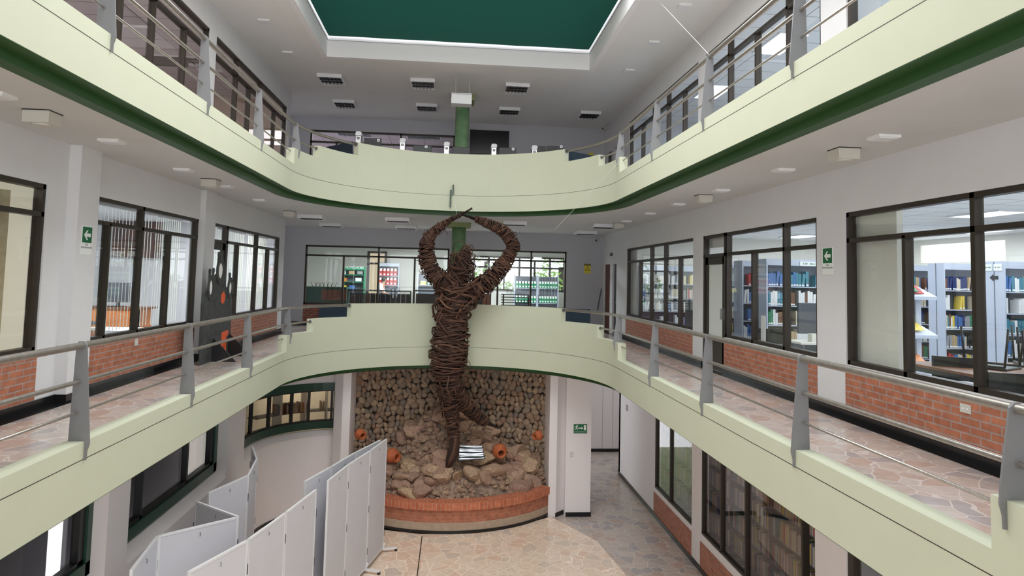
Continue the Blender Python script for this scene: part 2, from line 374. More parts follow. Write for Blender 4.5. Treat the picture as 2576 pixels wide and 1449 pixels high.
# cloth: a little daylight comes through the weave
nt = M['cloth'].node_tree; b = nt.nodes['Principled BSDF']; tr = nt.nodes.new('ShaderNodeBsdfTranslucent'); tr.inputs[0].default_value = (.01, .15, .10, 1)
mx = nt.nodes.new('ShaderNodeMixShader'); mx.inputs[0].default_value = .5
wv = nt.nodes.new('ShaderNodeTexWave'); wv.inputs['Scale'].default_value = 14; wv.bands_direction = 'Y'; wv.inputs['Distortion'].default_value = .6
tc = nt.nodes.new('ShaderNodeTexCoord'); rr = nt.nodes.new('ShaderNodeValToRGB'); rr.color_ramp.elements[0].color = (.005, .042, .030, 1); rr.color_ramp.elements[1].color = (.009, .060, .042, 1)
nt.links.new(tc.outputs['Object'], wv.inputs['Vector']); nt.links.new(wv.outputs['Fac'], rr.inputs[0]); nt.links.new(rr.outputs[0], tr.inputs[0]); nt.links.new(rr.outputs[0], b.inputs['Base Color'])
nt.links.new(b.outputs[0], mx.inputs[1]); nt.links.new(tr.outputs[0], mx.inputs[2]); nt.links.new(mx.outputs[0], nt.nodes['Material Output'].inputs[0])

# ---------------------------------------------------------------- walls with openings, and their windows
def sidewall(name, X, sgn, z0, z1, y0, y1, holes, m, th=.16):
    """wall in the plane x = X whose back is at X + sgn * th; holes = (ya, yb, za, zb)"""
    mb = MB(); a, b = X, X + sgn * th; cur = y0
    for ya, yb, za, zb in sorted(holes):
        if ya > cur: mb.box(a, b, cur, ya, z0, z1)
        if za > z0: mb.box(a, b, ya, yb, z0, za)
        if zb < z1: mb.box(a, b, ya, yb, zb, z1)
        cur = yb
    if cur < y1: mb.box(a, b, cur, y1, z0, z1)
    return struct(mb.build(name, m))
wn = [0]
def window_side(X, sgn, ya, yb, za, zb, fulls=(), lows=(), tr=None, gm='glass', door=None, fw=.055, depth=.10):
    """brown metal frame with its mullions (full height or below the transom); glass as a child"""
    wn[0] += 1; mb = MB(); a, b = X + sgn * .02, X + sgn * (.02 + depth)
    mb.box(a, b, ya, yb, zb - fw, zb); mb.box(a, b, ya, ya + fw, za, zb); mb.box(a, b, yb - fw, yb, za, zb)
    mb.box(a, b, ya, yb, za, za + fw)
    for y in fulls: mb.box(a, b, y - fw / 2, y + fw / 2, za, zb)
    for y in lows: mb.box(a, b, y - fw / 2, y + fw / 2, za, tr)
    if tr: mb.box(a, b, ya, yb, tr - fw / 2, tr + fw / 2)
    o = struct(mb.build('window_%d' % wn[0], M['frame']))
    g = MB().box(X + sgn * .06, X + sgn * .066, ya + fw / 2, yb - fw / 2, za + fw / 2, zb - fw / 2).build('window_pane', M[gm], o)
    return o
def window_back(Y, xa, xb, za, zb, fulls=(), lows=(), tr=None, gm='glass', fw=.055):
    wn[0] += 1; mb = MB(); a, b = Y + .02, Y + .12
    mb.box(xa, xb, a, b, zb - fw, zb); mb.box(xa, xa + fw, a, b, za, zb); mb.box(xb - fw, xb, a, b, za, zb); mb.box(xa, xb, a, b, za, za + fw)
    for x in fulls: mb.box(x - fw / 2, x + fw / 2, a, b, za, zb)
    for x in lows: mb.box(x - fw / 2, x + fw / 2, a, b, za, tr)
    if tr: mb.box(xa, xb, a, b, tr - fw / 2, tr + fw / 2)
    o = struct(mb.build('window_%d' % wn[0], M['frame']))
    MB().box(xa + fw / 2, xb - fw / 2, Y + .06, Y + .066, za + fw / 2, zb - fw / 2).build('window_pane', M[gm], o)
    return o
HD, SL = .925, -.955
# middle storey, right wall: three windows, the middle one with its door
sidewall('wall_right', XR, 1, F2, C2, -4.5, 19.46, [(2.2, 7.86, SL, HD), (8.51, 11.55, SL, HD), (11.55, 12.63, F2, HD), (13.14, 18.38, SL, HD)], M['wall'])
sidewall('wall_right', XR, 1, F2, C2, 19.46, YB, [(19.50, 20.08, F2, .57), (20.32, 21.28, F2, .57)], M['wall'])
window_side(XR, 1, 2.2, 7.86, SL, HD, (5.84, 4.0), (6.81, 3.1), .575)
window_side(XR, 1, 8.51, 11.58, SL, HD, (9.45, 11.53), (10.5,), .54)
window_side(XR, 1, 13.14, 18.38, SL, HD, (16.16, 15.06), (17.15, 14.06), .55)
# the same on the top storey
H3, S3 = 4.53, 2.65
sidewall('wall_right', XR, 1, F3, C3, -4.5, YB, [(2.2, 7.78, S3, H3), (8.37, 12.51, S3, H3), (12.9, 18.26, S3, H3), (19.5, 20.08, F3, 4.17), (20.32, 21.1, F3, 4.17)], M['wall'])
window_side(XR, 1, 2.2, 7.78, S3, H3, (5.84,), (6.8,), 4.18)
window_side(XR, 1, 8.37, 12.51, S3, H3, (9.33, 11.45), (10.37,), 4.18)
window_side(XR, 1, 12.9, 18.26, S3, H3, (16.06, 14.95), (17.05, 13.85), 4.18)
# left walls
sidewall('wall_left', XL, -1, F2, C2, -4.5, 18.75, [(2.2, 8.02, SL, .955), (8.86, 12.6, SL, .955), (13.12, 14.2, F2, .955), (14.2, 18.28, SL, .955)], M['wall'])
window_side(XL, -1, 2.2, 8.02, SL, .955, (4.2,), (), .61)
window_side(XL, -1, 8.86, 12.6, SL, .955, (10.45,), (9.5, 11.45), .62)
window_side(XL, -1, 14.2, 18.28, SL, .955, (16.35,), (14.95, 17.35), .62)
sidewall('wall_left', XL, -1, F3, C3, -4.5, 18.75, [(2.2, 12.6, S3, 4.55), (12.95, 18.38, S3, 4.55)], M['wall'])
window_side(XL, -1, 2.2, 12.6, S3, 4.55, (5.6, 7.6, 9.44, 10.42), (11.6,), 4.18)
window_side(XL, -1, 12.95, 18.38, S3, 4.55, (14.3, 16.0), (15.2, 17.3), 4.18)
# pilaster by the evacuation sign on the left
struct(MB().box(XL, XL + .14, 8.40, 8.86, F2, C2).build('wall_left_pilaster', M['wall']))
struct(MB().box(XL, XL + .10, 12.60, 13.12, F2, C2).build('wall_left_pilaster', M['wall']))
for (x0, x1, y0, y1) in ((XL, XL + .155, 8.385, 8.875), (XL, XL + .115, 12.585, 13.135)):
    struct(MB().box(x0, x1, y0, y1, F2, F2 + .10).build('baseboard_left', M['black']))
# return of the left wall and back wall
for z0, z1 in ((F2, C2), (F3, C3)):
    struct(MB().box(-8.2, XL - .16, 18.6, 18.75, z0, z1).build('wall_left_return', M['wall']))
for z0, z1, zh, zl in ((F2, C2, HD, SL),):
    holes = [(-4.72, -.17), (.30, 3.66)]
    mb = MB(); a, b = YB, YB + .16
    mb.box(-8.2, -4.72, a, b, z0, z1); mb.box(-.17, .30, a, b, z0, z1); mb.box(3.66, 6, a, b, z0, z1)
    for xa, xb in holes: mb.box(xa, xb, a, b, zh, z1)
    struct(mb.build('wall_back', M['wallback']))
    mb = MB()
    for xa, xb in holes: mb.box(xa, xb, a, b, z0, zl)
    struct(mb.build('wall_back_brick', M['brickx']))
window_back(YB, -4.72, -.17, SL, HD, (-2.42,), (-3.52, -1.27), .60)
window_back(YB, .30, 3.66, SL, HD, (2.5,), (1.42,), .60)
mb = MB(); mb.box(-8.2, -4.73, YB, YB + .16, F3, C3); mb.box(-4.73, -.10, YB, YB + .16, 4.63, C3); mb.box(-4.73, -.10, YB, YB + .16, F3, 2.9); mb.box(-.10, 6, YB, YB + .16, F3, C3)
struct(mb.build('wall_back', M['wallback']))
window_back(YB, -4.73, -.10, 2.9, 4.63, (-3.22, -1.85), (-3.9,), 4.25)
# ground storey, right: solid wall, bookroom windows, shop-like end
sidewall('wall_ground_right', XR, 1, F1, C1, -4.5, 19.0, [(13.14, 15.62, -4.83, -2.3), (8.6, 12.66, -4.79, -2.3), (2.0, 7.9, F1, -2.3)], M['wallwarm'])
window_side(XR, 1, 13.14, 15.62, -4.83, -2.3, (14.55,), (), None, 'glassd', fw=.045)
window_side(XR, 1, 8.95, 12.66, -4.79, -2.3, (11.75, 10.75), (), None, 'glassd', fw=.045)
window_side(XR, 1, 2.0, 7.9, F1, -2.3, (6.6,), (), None, 'glass', fw=.12)
mb = MB()
for ya, yb in ((13.14, 15.62), (8.6, 12.66)): mb.box(XR - .012, XR - .0, ya, yb, F1 + .1, -4.93)
struct(mb.build('wall_ground_right_brick', M['brick']))
struct(MB().box(XR - .022, XR, -4.5, 19.0, F1, F1 + .105).build('baseboard_right', M['black']))
# far corridor wall behind
struct(MB().box(3.3, 7.5, 21.4, 21.56, F1, C1).build('wall_ground_back', M['wallwarm'])); struct(MB().box(3.3, 7.5, 21.38, 21.4, F1, F1 + .1).build('baseboard_back', M['black']))
struct(MB().box(7.3, 7.5, 19.0, 21.4, F1, C1).build('wall_ground_far_right', M['wallwarm'])); struct(MB().box(XR, 7.5, 18.84, 19.0, F1, C1).build('wall_ground_return', M['wallwarm']))
for x in (4.92, 5.26): struct(MB().box(x, x + .006, 21.395, 21.402, F1 + .1, C1).build('trim_5', M['post']))
# brick aprons of the upper gallery and black skirting with its black floor border
mb = MB()
for ya, yb in ((2.2, 7.86), (8.51, 11.56), (13.14, 18.38)): mb.box(XR - .012, XR, ya, yb, F2 + .1, SL - .06)
struct(mb.build('wall_right_brick', M['brick']))
mb = MB()
for ya, yb in ((2.2, 8.02), (8.86, 12.6), (14.2, 18.28)): mb.box(XL, XL + .012, ya, yb, F2 + .1, SL - .06)
struct(mb.build('wall_left_brick', M['brick']))
mb = MB(); mb.box(XR - .025, XR, -4.5, 11.6, F2, F2 + .1); mb.box(XR - .025, XR, 12.6, 19.5, F2, F2 + .1); mb.box(XR - .17, XR, -4.5, 21.4, F2, F2 + .004)
struct(mb.build('baseboard_right', M['black']))
mb = MB(); mb.box(XL, XL + .025, -4.5, 13.1, F2, F2 + .1); mb.box(XL, XL + .025, 14.2, 18.75, F2, F2 + .1); mb.box(XL, XL + .20, -4.5, 18.75, F2, F2 + .004)
mb.box(XL - .5, -4.72, YB - .02, YB, F2, F2 + .1)
struct(mb.build('baseboard_left', M['black'])); struct(MB().box(-4.72, 4.6, YB - .02, YB, F2, F2 + .1).build('baseboard_back', M['black']))
# the doorways
def glazed_door(X, sgn, ya, yb, z0, zt, label, n, frost=True, ztop=.925):
    mb = MB(); a, b = X + sgn * .02, X + sgn * .12
    for y in (ya + .03, yb - .03): mb.box(a, b, y - .03, y + .03, z0, ztop)
    mb.box(a, b, ya, yb, zt, zt + .06); mb.box(a, b, ya, yb, ztop - .055, ztop)
    MB_o = struct(mb.build('door_%d' % n, M['frame']), label)
    lf = MB(); la, lb = X + sgn * .04, X + sgn * .09
    lf.box(la, lb, ya + .06, ya + .17, z0, zt); lf.box(la, lb, yb - .2, yb - .06, z0, zt); lf.box(la, lb, ya + .06, yb - .06, zt - .14, zt); lf.box(la, lb, ya + .06, yb - .06, z0, z0 + .62)
    leaf = lf.build('door_leaf', M['frame'], MB_o)
    MB().box(la + sgn * .02, la + sgn * .026, ya + .17, yb - .2, z0 + .62, zt - .14).build('door_pane', M['frost' if frost else 'glass'], leaf)
    MB().box(X - sgn * .02, X + sgn * .04, ya + .10, ya + .13, z0 + .95, z0 + 1.15).build('door_handle', M['silver'], leaf)
    MB().box(X + sgn * .06, X + sgn * .066, ya + .05, yb - .05, zt + .06, ztop - .05).build('transom_pane', M['glass'], MB_o)
glazed_door(XR, 1, 11.58, 12.63, F2, .50, 'brown metal door with frosted pane in the right gallery wall', 1)
glazed_door(XL, -1, 13.12, 14.2, F2, .58, 'brown metal door with clear pane in the left gallery wall', 2, False, .955)
def plain_door(ya, yb, z0, zt, m, n, label, depth=.06):
    mb = MB(); mb.box(XR + .0, XR + .1, ya, ya + .04, z0, zt); mb.box(XR, XR + .1, yb - .04, yb, z0, zt); mb.box(XR, XR + .1, ya, yb, zt - .04, zt)
    o = struct(mb.build('door_%d' % n, M['wall']), label)
    MB().box(XR + depth, XR + depth + .04, ya + .04, yb - .04, z0, zt - .04).build('door_leaf', m, o)
    MB().box(XR + depth - .05, XR + depth, ya + .10, ya + .14, z0 + .95, z0 + .99).build('door_handle', M['silver'], o)
plain_door(20.32, 21.28, F2, .57, M['doorw'], 3, 'reddish wooden door nearest the back corner, middle storey')
plain_door(19.50, 20.08, F2, .57, M['blackp'], 4, 'dark doorway beside the reddish wooden door, middle storey')
plain_door(20.32, 21.10, F3, 4.17, M['blackp'], 5, 'dark door by the back corner, top storey'); plain_door(19.50, 20.08, F3, 4.17, M['blackp'], 6, 'dark door nearer the windows, top storey')

# ground storey, left: thick lower wall, recessed green-framed windows, then the quarter-round wall
CX, CY, RC = -2.45, 14.45, 1.60; XG = CX - RC
sillz, rec = -3.66, .19
def garc(r, a0=90, a1=180, n=18):
    return [((CX, CY), (math.cos(math.radians(a0 + (a1 - a0) * i / n)), math.sin(math.radians(a0 + (a1 - a0) * i / n)))) for i in range(n + 1)]
mb = MB(); mb.box(XG - .3, XG, -4.5, CY, F1, sillz - .10); sweep(mb, garc(0), RC, RC + .3, F1, sillz - .10)
struct(mb.build('wall_ground_left_lower', M['wallwarm']))
mb = MB()   # sloped sill between the flush lower wall and the recessed windows
mb.prism([(XG, sillz - .10), (XG - rec, sillz), (XG - .3, sillz), (XG - .3, sillz - .10)], 'y', -4.5, CY)
pp = garc(0); vs = []; fs = []
for i, (c, n_) in enumerate(pp):
    for r, z in ((RC, sillz - .10), (RC + rec, sillz), (RC + .3, sillz)): vs.append((c[0] + n_[0] * r, c[1] + n_[1] * r, z))
for i in range(len(pp) - 1):
    for k in range(2): fs.append((i * 3 + k, i * 3 + k + 1, i * 3 + k + 4, i * 3 + k + 3))
mb.add(vs, fs); struct(mb.build('trim_6', M['wallwarm']))
mb = MB(); mb.box(XG - .3, XG - rec, -4.5, CY, -2.57, C1); sweep(mb, garc(0), RC + rec, RC + .3, -2.57, C1)
mb.box(XG - .3, XG - rec, 12.74, 13.75, sillz - .1, C1); mb.box(XG - .3, XG - rec, 8.54, 9.04, sillz - .1, C1)
struct(mb.build('wall_ground_left_upper', M['wallwarm']))
for ya, yb in ((8.52, 9.06), (12.74, 13.77)):
    struct(MB().box(XG - rec, XG, ya, yb, sillz - .10, C1).build('wall_ground_left_pilaster', M['wallwarm']))
def green_window(ya, yb, n, muls):
    a, b = XG - rec - .05, XG - rec + .02; z0, z1, fw = -3.62, -2.56, .16
    mb = MB(); mb.box(a, b, ya, yb, z0, z0 + fw); mb.box(a, b, ya, yb, z1 - fw, z1); mb.box(a, b, ya, ya + fw, z0, z1); mb.box(a, b, yb - fw, yb, z0, z1)
    o = struct(mb.build('window_%d' % n, M['dgreen']))
    k = MB(); a2, b2 = a - .05, b - .03; i = .05; Y0_, Y1_, Z0_, Z1_ = ya + fw, yb - fw, z0 + fw, z1 - fw
    k.box(a2, b2, Y0_, Y1_, Z0_, Z0_ + i); k.box(a2, b2, Y0_, Y1_, Z1_ - i, Z1_); k.box(a2, b2, Y0_, Y0_ + .12, Z0_, Z1_); k.box(a2, b2, Y1_ - .12, Y1_, Z0_, Z1_)
    for y in muls: k.box(a2, b2, y - .03, y + .03, Z0_, Z1_)
    k.build('inner_frame', M['blackp'], o)
    MB().box(a - .03, a - .024, Y0_, Y1_, Z0_, Z1_).build('window_pane', M['glassd'], o)
    MB().box(XG - .75, XG - .7, ya, yb, z0 - .5, z1 + .2).build('dark_backing', M['greyd'], o)
green_window(8.98, 12.76, 20, (9.85, 11.45)); green_window(4.6, 8.58, 21, (6.6,))
# curved green window
def cbox(mb, a0, a1, r0, r1, z0, z1, n=12): sweep(mb, garc(0, a0, a1, n), r0, r1, z0, z1)
mb = MB(); z0, z1, fw = -3.62, -2.56, .17; ra, rb = RC + rec - .03, RC + rec + .04
cbox(mb, 94, 180, ra, rb, z0, z0 + fw); cbox(mb, 94, 180, ra, rb, z1 - fw, z1); cbox(mb, 94, 100, ra, rb, z0, z1, 3); mb.box(CX - ra, CX - rb, 13.74, CY, z0, z0 + fw); mb.box(CX - ra, CX - rb, 13.74, CY, z1 - fw, z1)
cw = struct(mb.build('window_22', M['dgreen']))
k = MB()
for a_ in (101.2, 118, 131, 150, 170): cbox(k, a_ - .9, a_ + .9, ra + .02, rb + .02, z0 + fw, z1 - fw, 1)
cbox(k, 100, 180, ra + .02, rb + .02, z0 + fw, z0 + fw + .03); cbox(k, 100, 180, ra + .02, rb + .02, z1 - fw - .03, z1 - fw); k.build('inner_frame', M['blackp'], cw)
k = MB(); cbox(k, 100, 180, rb, rb + .005, z0 + fw, z1 - fw); k.box(CX - rb, CX - rb - .005, 13.74, CY, z0 + fw, z1 - fw); k.build('window_pane', M['glassd'], cw)
struct((lambda q: (sweep(q, garc(0, 100, 178), RC - .015, RC, F1, F1 + .1), q)[1])(MB()).build('baseboard_left', M['black']))
# bookroom behind the curved window
mb = MB(); sweep(mb, garc(0, 80, 180), 3.2, 3.25, -4.4, -2.2); mb.box(CX - 3.2, CX - 3.25, 13.7, CY, -4.4, -2.2); mb.box(CX - 3.25, XG - .3, 13.70, 13.75, -4.4, -2.2); sweep(mb, garc(0, 80, 180), RC + .3, 3.25, -2.24, -2.2); sweep(mb, garc(0, 80, 180), RC + .3, 3.25, -4.45, -4.4); mb.box(CX - 3.25, XG - .3, 13.7, CY, -2.24, -2.2)
struct(mb.build('wall_bookroom', M['cream']))
area('bookroom_lamp', (-3.6, 16.6, -2.35), .5, .3, 16, color=(1, .85, .6))

# ---------------------------------------------------------------- grotto pillars and niche
def pillar(sx):
    x = lambda v: v * sx + .03
    mb = MB(); mb.prism([(x(2.30), 15.58), (x(2.48), 15.58), (x(2.70), 15.80), (x(2.70), 17.6), (x(2.30), 17.6)], 'z', F1, C1)
    return struct(mb.build('wall_grotto_pillar', M['wallwarm']))
pillar(1); pillar(-1)
struct(MB().box(2.73, 3.33, 15.62, 17.6, F1, C1).build('wall_grotto_right', M['wallwarm']))
struct(MB().prism([(2.50, 15.56), (2.745, 15.79), (2.745, 15.6), (3.35, 15.6), (3.35, 17.6), (2.5, 17.6)], 'z', F1, F1 + .1).build('baseboard_back', M['black']))
# concave cobble wall
NR, NCY = 3.6, 13.65
def niche(a, z): return Vector((.03 + NR * math.sin(a), NCY + NR * math.cos(a), z))
AM = math.asin(2.28 / NR)
mb = MB(); sweep(mb, [((.03, NCY), (math.sin(AM * t / 12), math.cos(AM * t / 12))) for t in range(-12, 13)], NR, NR + .2, F1, C1)
gro = thing('stone_grotto', 'stone grotto of cobbles and rough rocks inside a round brick basin', 'grotto', (0, 15.2, F1))
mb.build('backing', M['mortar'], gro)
ICO = None
def icos(sub=2):
    import bmesh
    bm = bmesh.new(); bmesh.ops.create_icosphere(bm, subdivisions=sub, radius=1); vs = [v.co.copy() for v in bm.verts]; fs = [[v.index for v in f.verts] for f in bm.faces]; bm.free(); return vs, fs
IV, IF = icos(2); IV3, IF3 = icos(3)
mb = MB(); z = -5.0; row_ = 0
while z < C1 + .05:
    a = -AM - U(0, .03); h = .165
    while a < AM:
        w = U(.10, .19) if rnd() < .8 else U(.19, .28); sc = Vector((w * U(.42, .54), U(.04, .09), h * U(.46, .66))); rot = U(-.7, .7)
        c = niche(a + w / 2 / NR, z + U(-.035, .035)); nx = Vector((math.sin(a), math.cos(a), 0)); tx = Vector((math.cos(a), -math.sin(a), 0)); tz = Vector((0, 0, 1))
        p1, p2, p3 = U(0, 6), U(0, 6), U(0, 6); vs = []
        for v in IV:
            k = 1 + .11 * math.sin(3 * v.x + p1) * math.sin(3.5 * v.z + p2) + .06 * math.sin(6 * v.y + p3)
            q = Vector((v.x * sc.x, v.y * sc.y, v.z * sc.z)) * k
            qx = q.x * math.cos(rot) - q.z * math.sin(rot); qz = q.x * math.sin(rot) + q.z * math.cos(rot)
            vs.append(c + tx * qx + tz * qz - nx * q.y - nx * .01)
        mb.add(vs, IF); a += w / NR * .93
    z += h * .80
cob = mb.build('cobble_facing', M['cobble'], gro, smooth=True)
# mound of rubble
def mound_z(x, y):
    x -= .03; rim = y - (17.52 - math.sqrt(max(0, 2.72 ** 2 - x * x)))      # distance from the basin's inner rim
    g = math.exp(-(x / 1.25) ** 2); t = max(0, min(1, rim / 1.9))
    return -4.86 + .33 * min(1, max(0, rim) / .40) + .10 * math.sin(2.6 * x + 1) * math.sin(4.5 * y) * min(1, max(0, rim) * 2) + (.85 * g + .16) * t ** 1.1 + .55 * math.exp(-((x - .05) / .85) ** 2) * max(0, min(1, (rim - 1.1) / .8)) + .05 * math.sin(5 * x + 3 * y) * min(1, max(0, rim) * 3)
mb = MB(); vs = []; fs = []; nx, ny = 60, 36
for j in range(ny + 1):
    for i in range(nx + 1):
        x = -2.35 + 4.76 * i / nx; ymin = 17.52 - math.sqrt(2.86 ** 2 - (x - .03) ** 2); y = ymin + (17.3 - ymin) * j / ny
        vs.append((x, y, mound_z(x, y) - .06 + U(-.03, .03)))
for j in range(ny):
    for i in range(nx): a = j * (nx + 1) + i; fs.append((a, a + 1, a + nx + 2, a + nx + 1))
mb.add(vs, fs).build('rubble_bed', M['mound'], gro)
# rough rocks on the mound
def rockmesh(k):
    random.seed(100 + k); ph = [U(0, 6) for _ in range(6)]; vs = []; pl = [(Vector((U(-1, 1), U(-1, 1), U(-1, 1))).normalized(), U(.55, .85)) for _ in range(9)]
    for v in IV3:
        q = v.copy()
        for n_, d in pl:
            s = q.dot(n_)
            if s > d: q -= n_ * (s - d)
        q *= 1 + .07 * math.sin(5 * v.x + ph[0]) * math.sin(6 * v.y + ph[1]) + .05 * math.sin(11 * v.z + ph[2]) * math.sin(9 * v.x + ph[3]) + U(-.03, .03)
        vs.append(q)
    me = bpy.data.meshes.new('mound_rock'); me.from_pydata(vs, [], IF3); me.materials.append(M['rock']); return me
RM = [rockmesh(k) for k in range(8)]; random.seed(5)
cnt = 0; big = []
def rock(x, y, zz, s, tilt=0):
    o = bpy.data.objects.new('mound_rock', RM[random.randrange(8)]); COL.objects.link(o); o.parent = gro
    o.location = (x, y - 15.2, zz - F1); o.scale = (s * U(.8, 1.3), s * U(.7, 1.2), s * U(.45, .85)); o.rotation_euler = (U(-.6, .4) - tilt, U(-.5, .5), U(0, 6.28))
for i in range(11):    # the jutting front row
    x = -1.7 + 3.2 * i / 10 + U(-.05, .05); rim = .30 + U(-.06, .1); y = 17.52 - math.sqrt(2.72 ** 2 - (x - .03) ** 2) + rim; rock(x, y, mound_z(x, y) + .06, U(.16, .26), .3)
for i in range(87):
    x = U(-2.1, 2.15); ymin = 17.52 - math.sqrt(2.72 ** 2 - (x - .03) ** 2); y = ymin + .08 + U(0, 1) ** 1.2 * (16.9 - ymin)
    if abs(x - .5) < .35 and 15.1 < y < 15.75: continue
    if math.hypot(x - .03, y - NCY) > NR - .1: continue
    rock(x, y, mound_z(x, y) - .02, U(.15, .32))
mb = MB()
for i in range(900):
    x = U(-2.25, 2.3); ymin = 17.52 - math.sqrt(2.72 ** 2 - (x - .03) ** 2); y = ymin + .02 + U(0, 1) ** 1.1 * (17.1 - ymin)
    if math.hypot(x - .03, y - NCY) > NR - .02: continue
    sc = Vector((U(.04, .12), U(.04, .10), U(.03, .07))); c = Vector((x, y, mound_z(x, y) - .02)); a = U(0, 6.28); p1, p2 = U(0, 6), U(0, 6); vs = []
    for v in IV:
        k = 1 + .22 * math.sin(4 * v.x + p1) * math.sin(4 * v.y + p2) + U(-.08, .08); q = Vector((v.x * sc.x, v.y * sc.y, v.z * sc.z)) * k; vs.append(c + Vector((q.x * math.cos(a) - q.y * math.sin(a), q.x * math.sin(a) + q.y * math.cos(a), q.z)))
    mb.add(vs, IF)
rb = mb.build('rubble', M['rubble'], gro); rb['kind'] = 'stuff'
# brick basin: swept arcs around (.05, 17.52)
def basin(r0, r1, z0, z1, name, m, uvs=False, a0=-55, a1=52):
    n = 60; P = []
    for i in range(n + 1):
        a = math.radians(a0 + (a1 - a0) * i / n); s, c = math.sin(a), -math.cos(a)
        if abs(.05 + r1 * s) > 2.42: continue
        P.append((((.05), 17.52), (s, c), a))
    mb = MB(); sweep(mb, [(p[0], p[1]) for p in P], r0, r1, z0, z1); o = mb.build(name, m, gro)
    if uvs:
        uv = o.data.uv_layers.new(name='UVMap'); me = o.data
        for pg in me.polygons:
            horiz = abs(pg.normal.z) > .5
            for li in pg.loop_indices:
                v = me.vertices[me.loops[li].vertex_index].co; x, y = v.x - .05, v.y + 15.2 - 17.52
                ang = math.atan2(x, -y); rad = math.hypot(x, y)
                uv.data[li].uv = (ang * 2.95, (rad - r0) if horiz else v.z)
    return o
basin(2.72, 3.02, -4.97, -4.81, 'brick_coping', M['coping'], True); basin(2.75, 2.965, -5.24, -4.97, 'brick_course', M['brickuv'], True)
basin(2.75, 2.98, -5.40, -5.24, 'basin_plinth', M['concrete']); basin(2.75, 2.995, F1, -5.40, 'basin_skirting', M['black'])
# terracotta pots set in the stones
def pot(p, ax, r, label):
    p = Vector(p); prof = [(r * .62, 0), (r * .95, r * .35), (r, r * .7), (r * .86, r * 1.15), (r * .55, r * 1.4), (r * .52, r * 1.55), (r * .68, r * 1.7), (r * .66, r * 1.76), (r * .44, r * 1.72), (r * .42, r * 1.3), (r * .5, r * .6), (.01, r * .5)]
    t = thing('terracotta_pot', label, 'pot', p, 'terracotta pots in the grotto')
    MB().lathe(prof, p, ax).build('pot_body', M['terra'], t, smooth=True)
    ax = Vector(ax).normalized()
    MB().lathe([(.01, r * .55), (r * .40, r * .56), (r * .40, r * .58), (.01, r * .59)], p, ax).build('dark_inside', M['blackp'], t)
pot((1.17, 15.85, -4.02), (.15, -1, -.1), .17, 'orange terracotta pot with open mouth, right of the metal sheet')
pot((-1.38, 15.75, -4.12), (.75, -.7, -.05), .17, 'orange terracotta pot half hidden by the white folding screen')
pot((-2.12, 15.95, -3.68), (.6, -.8, -.1), .13, 'orange terracotta pot high by the left grotto edge')
pot((2.18, 16.05, -3.72), (-.75, -.65, -.1), .12, 'orange terracotta pot high by the right grotto edge')
# reflective sheet leaning among the rocks
t = thing('metal_sheet', 'shiny creased metal sheet lying among the grotto rocks', 'sheet', (.53, 15.35, -4.25))
mb = MB(); a, b_, c, d = at(1154, 1158, Y=15.15), at(1219, 1154, Y=15.15), at(1213, 1122, Y=15.37), at(1157, 1119, Y=15.37)
vs = []; fs = []; nn = 10
for j in range(nn + 1):
    for i in range(nn + 1):
        u, v = i / nn, j / nn; p = (a * (1 - u) + b_ * u) * (1 - v) + (d * (1 - u) + c * u) * v; vs.append(p + Vector((0, -1, .6)) * (.012 * math.sin(v * 19) + .01 * math.sin(u * 5 + v * 3)))
k = len(vs); fs = [(j * (nn + 1) + i, j * (nn + 1) + i + 1, (j + 1) * (nn + 1) + i + 1, (j + 1) * (nn + 1) + i) for j in range(nn) for i in range(nn)]
mb.add(vs, fs); mb.build('sheet_face', M['mirror'], t, smooth=True)
MB().bar(a, b_, .02, .02).bar(b_, c, .015, .015).build('sheet_rim', M['blackp'], t)

# ---------------------------------------------------------------- column
for z0, z1, cz in ((F2, C2, .13), (F3, C3, .18)):
    t = struct(MB().lathe([(.195, z0), (.195, z1 - cz)], (.10, 18.3, 0), (0, 0, 1), 28).build('wall_round_column', M['marble'], smooth=False))
    for p in t.data.polygons: p.use_smooth = abs(p.normal.z) < .5
    struct(MB().box(-.22, .42, 17.98, 18.62, z1 - cz, z1).build('trim_7', M['gcap']))

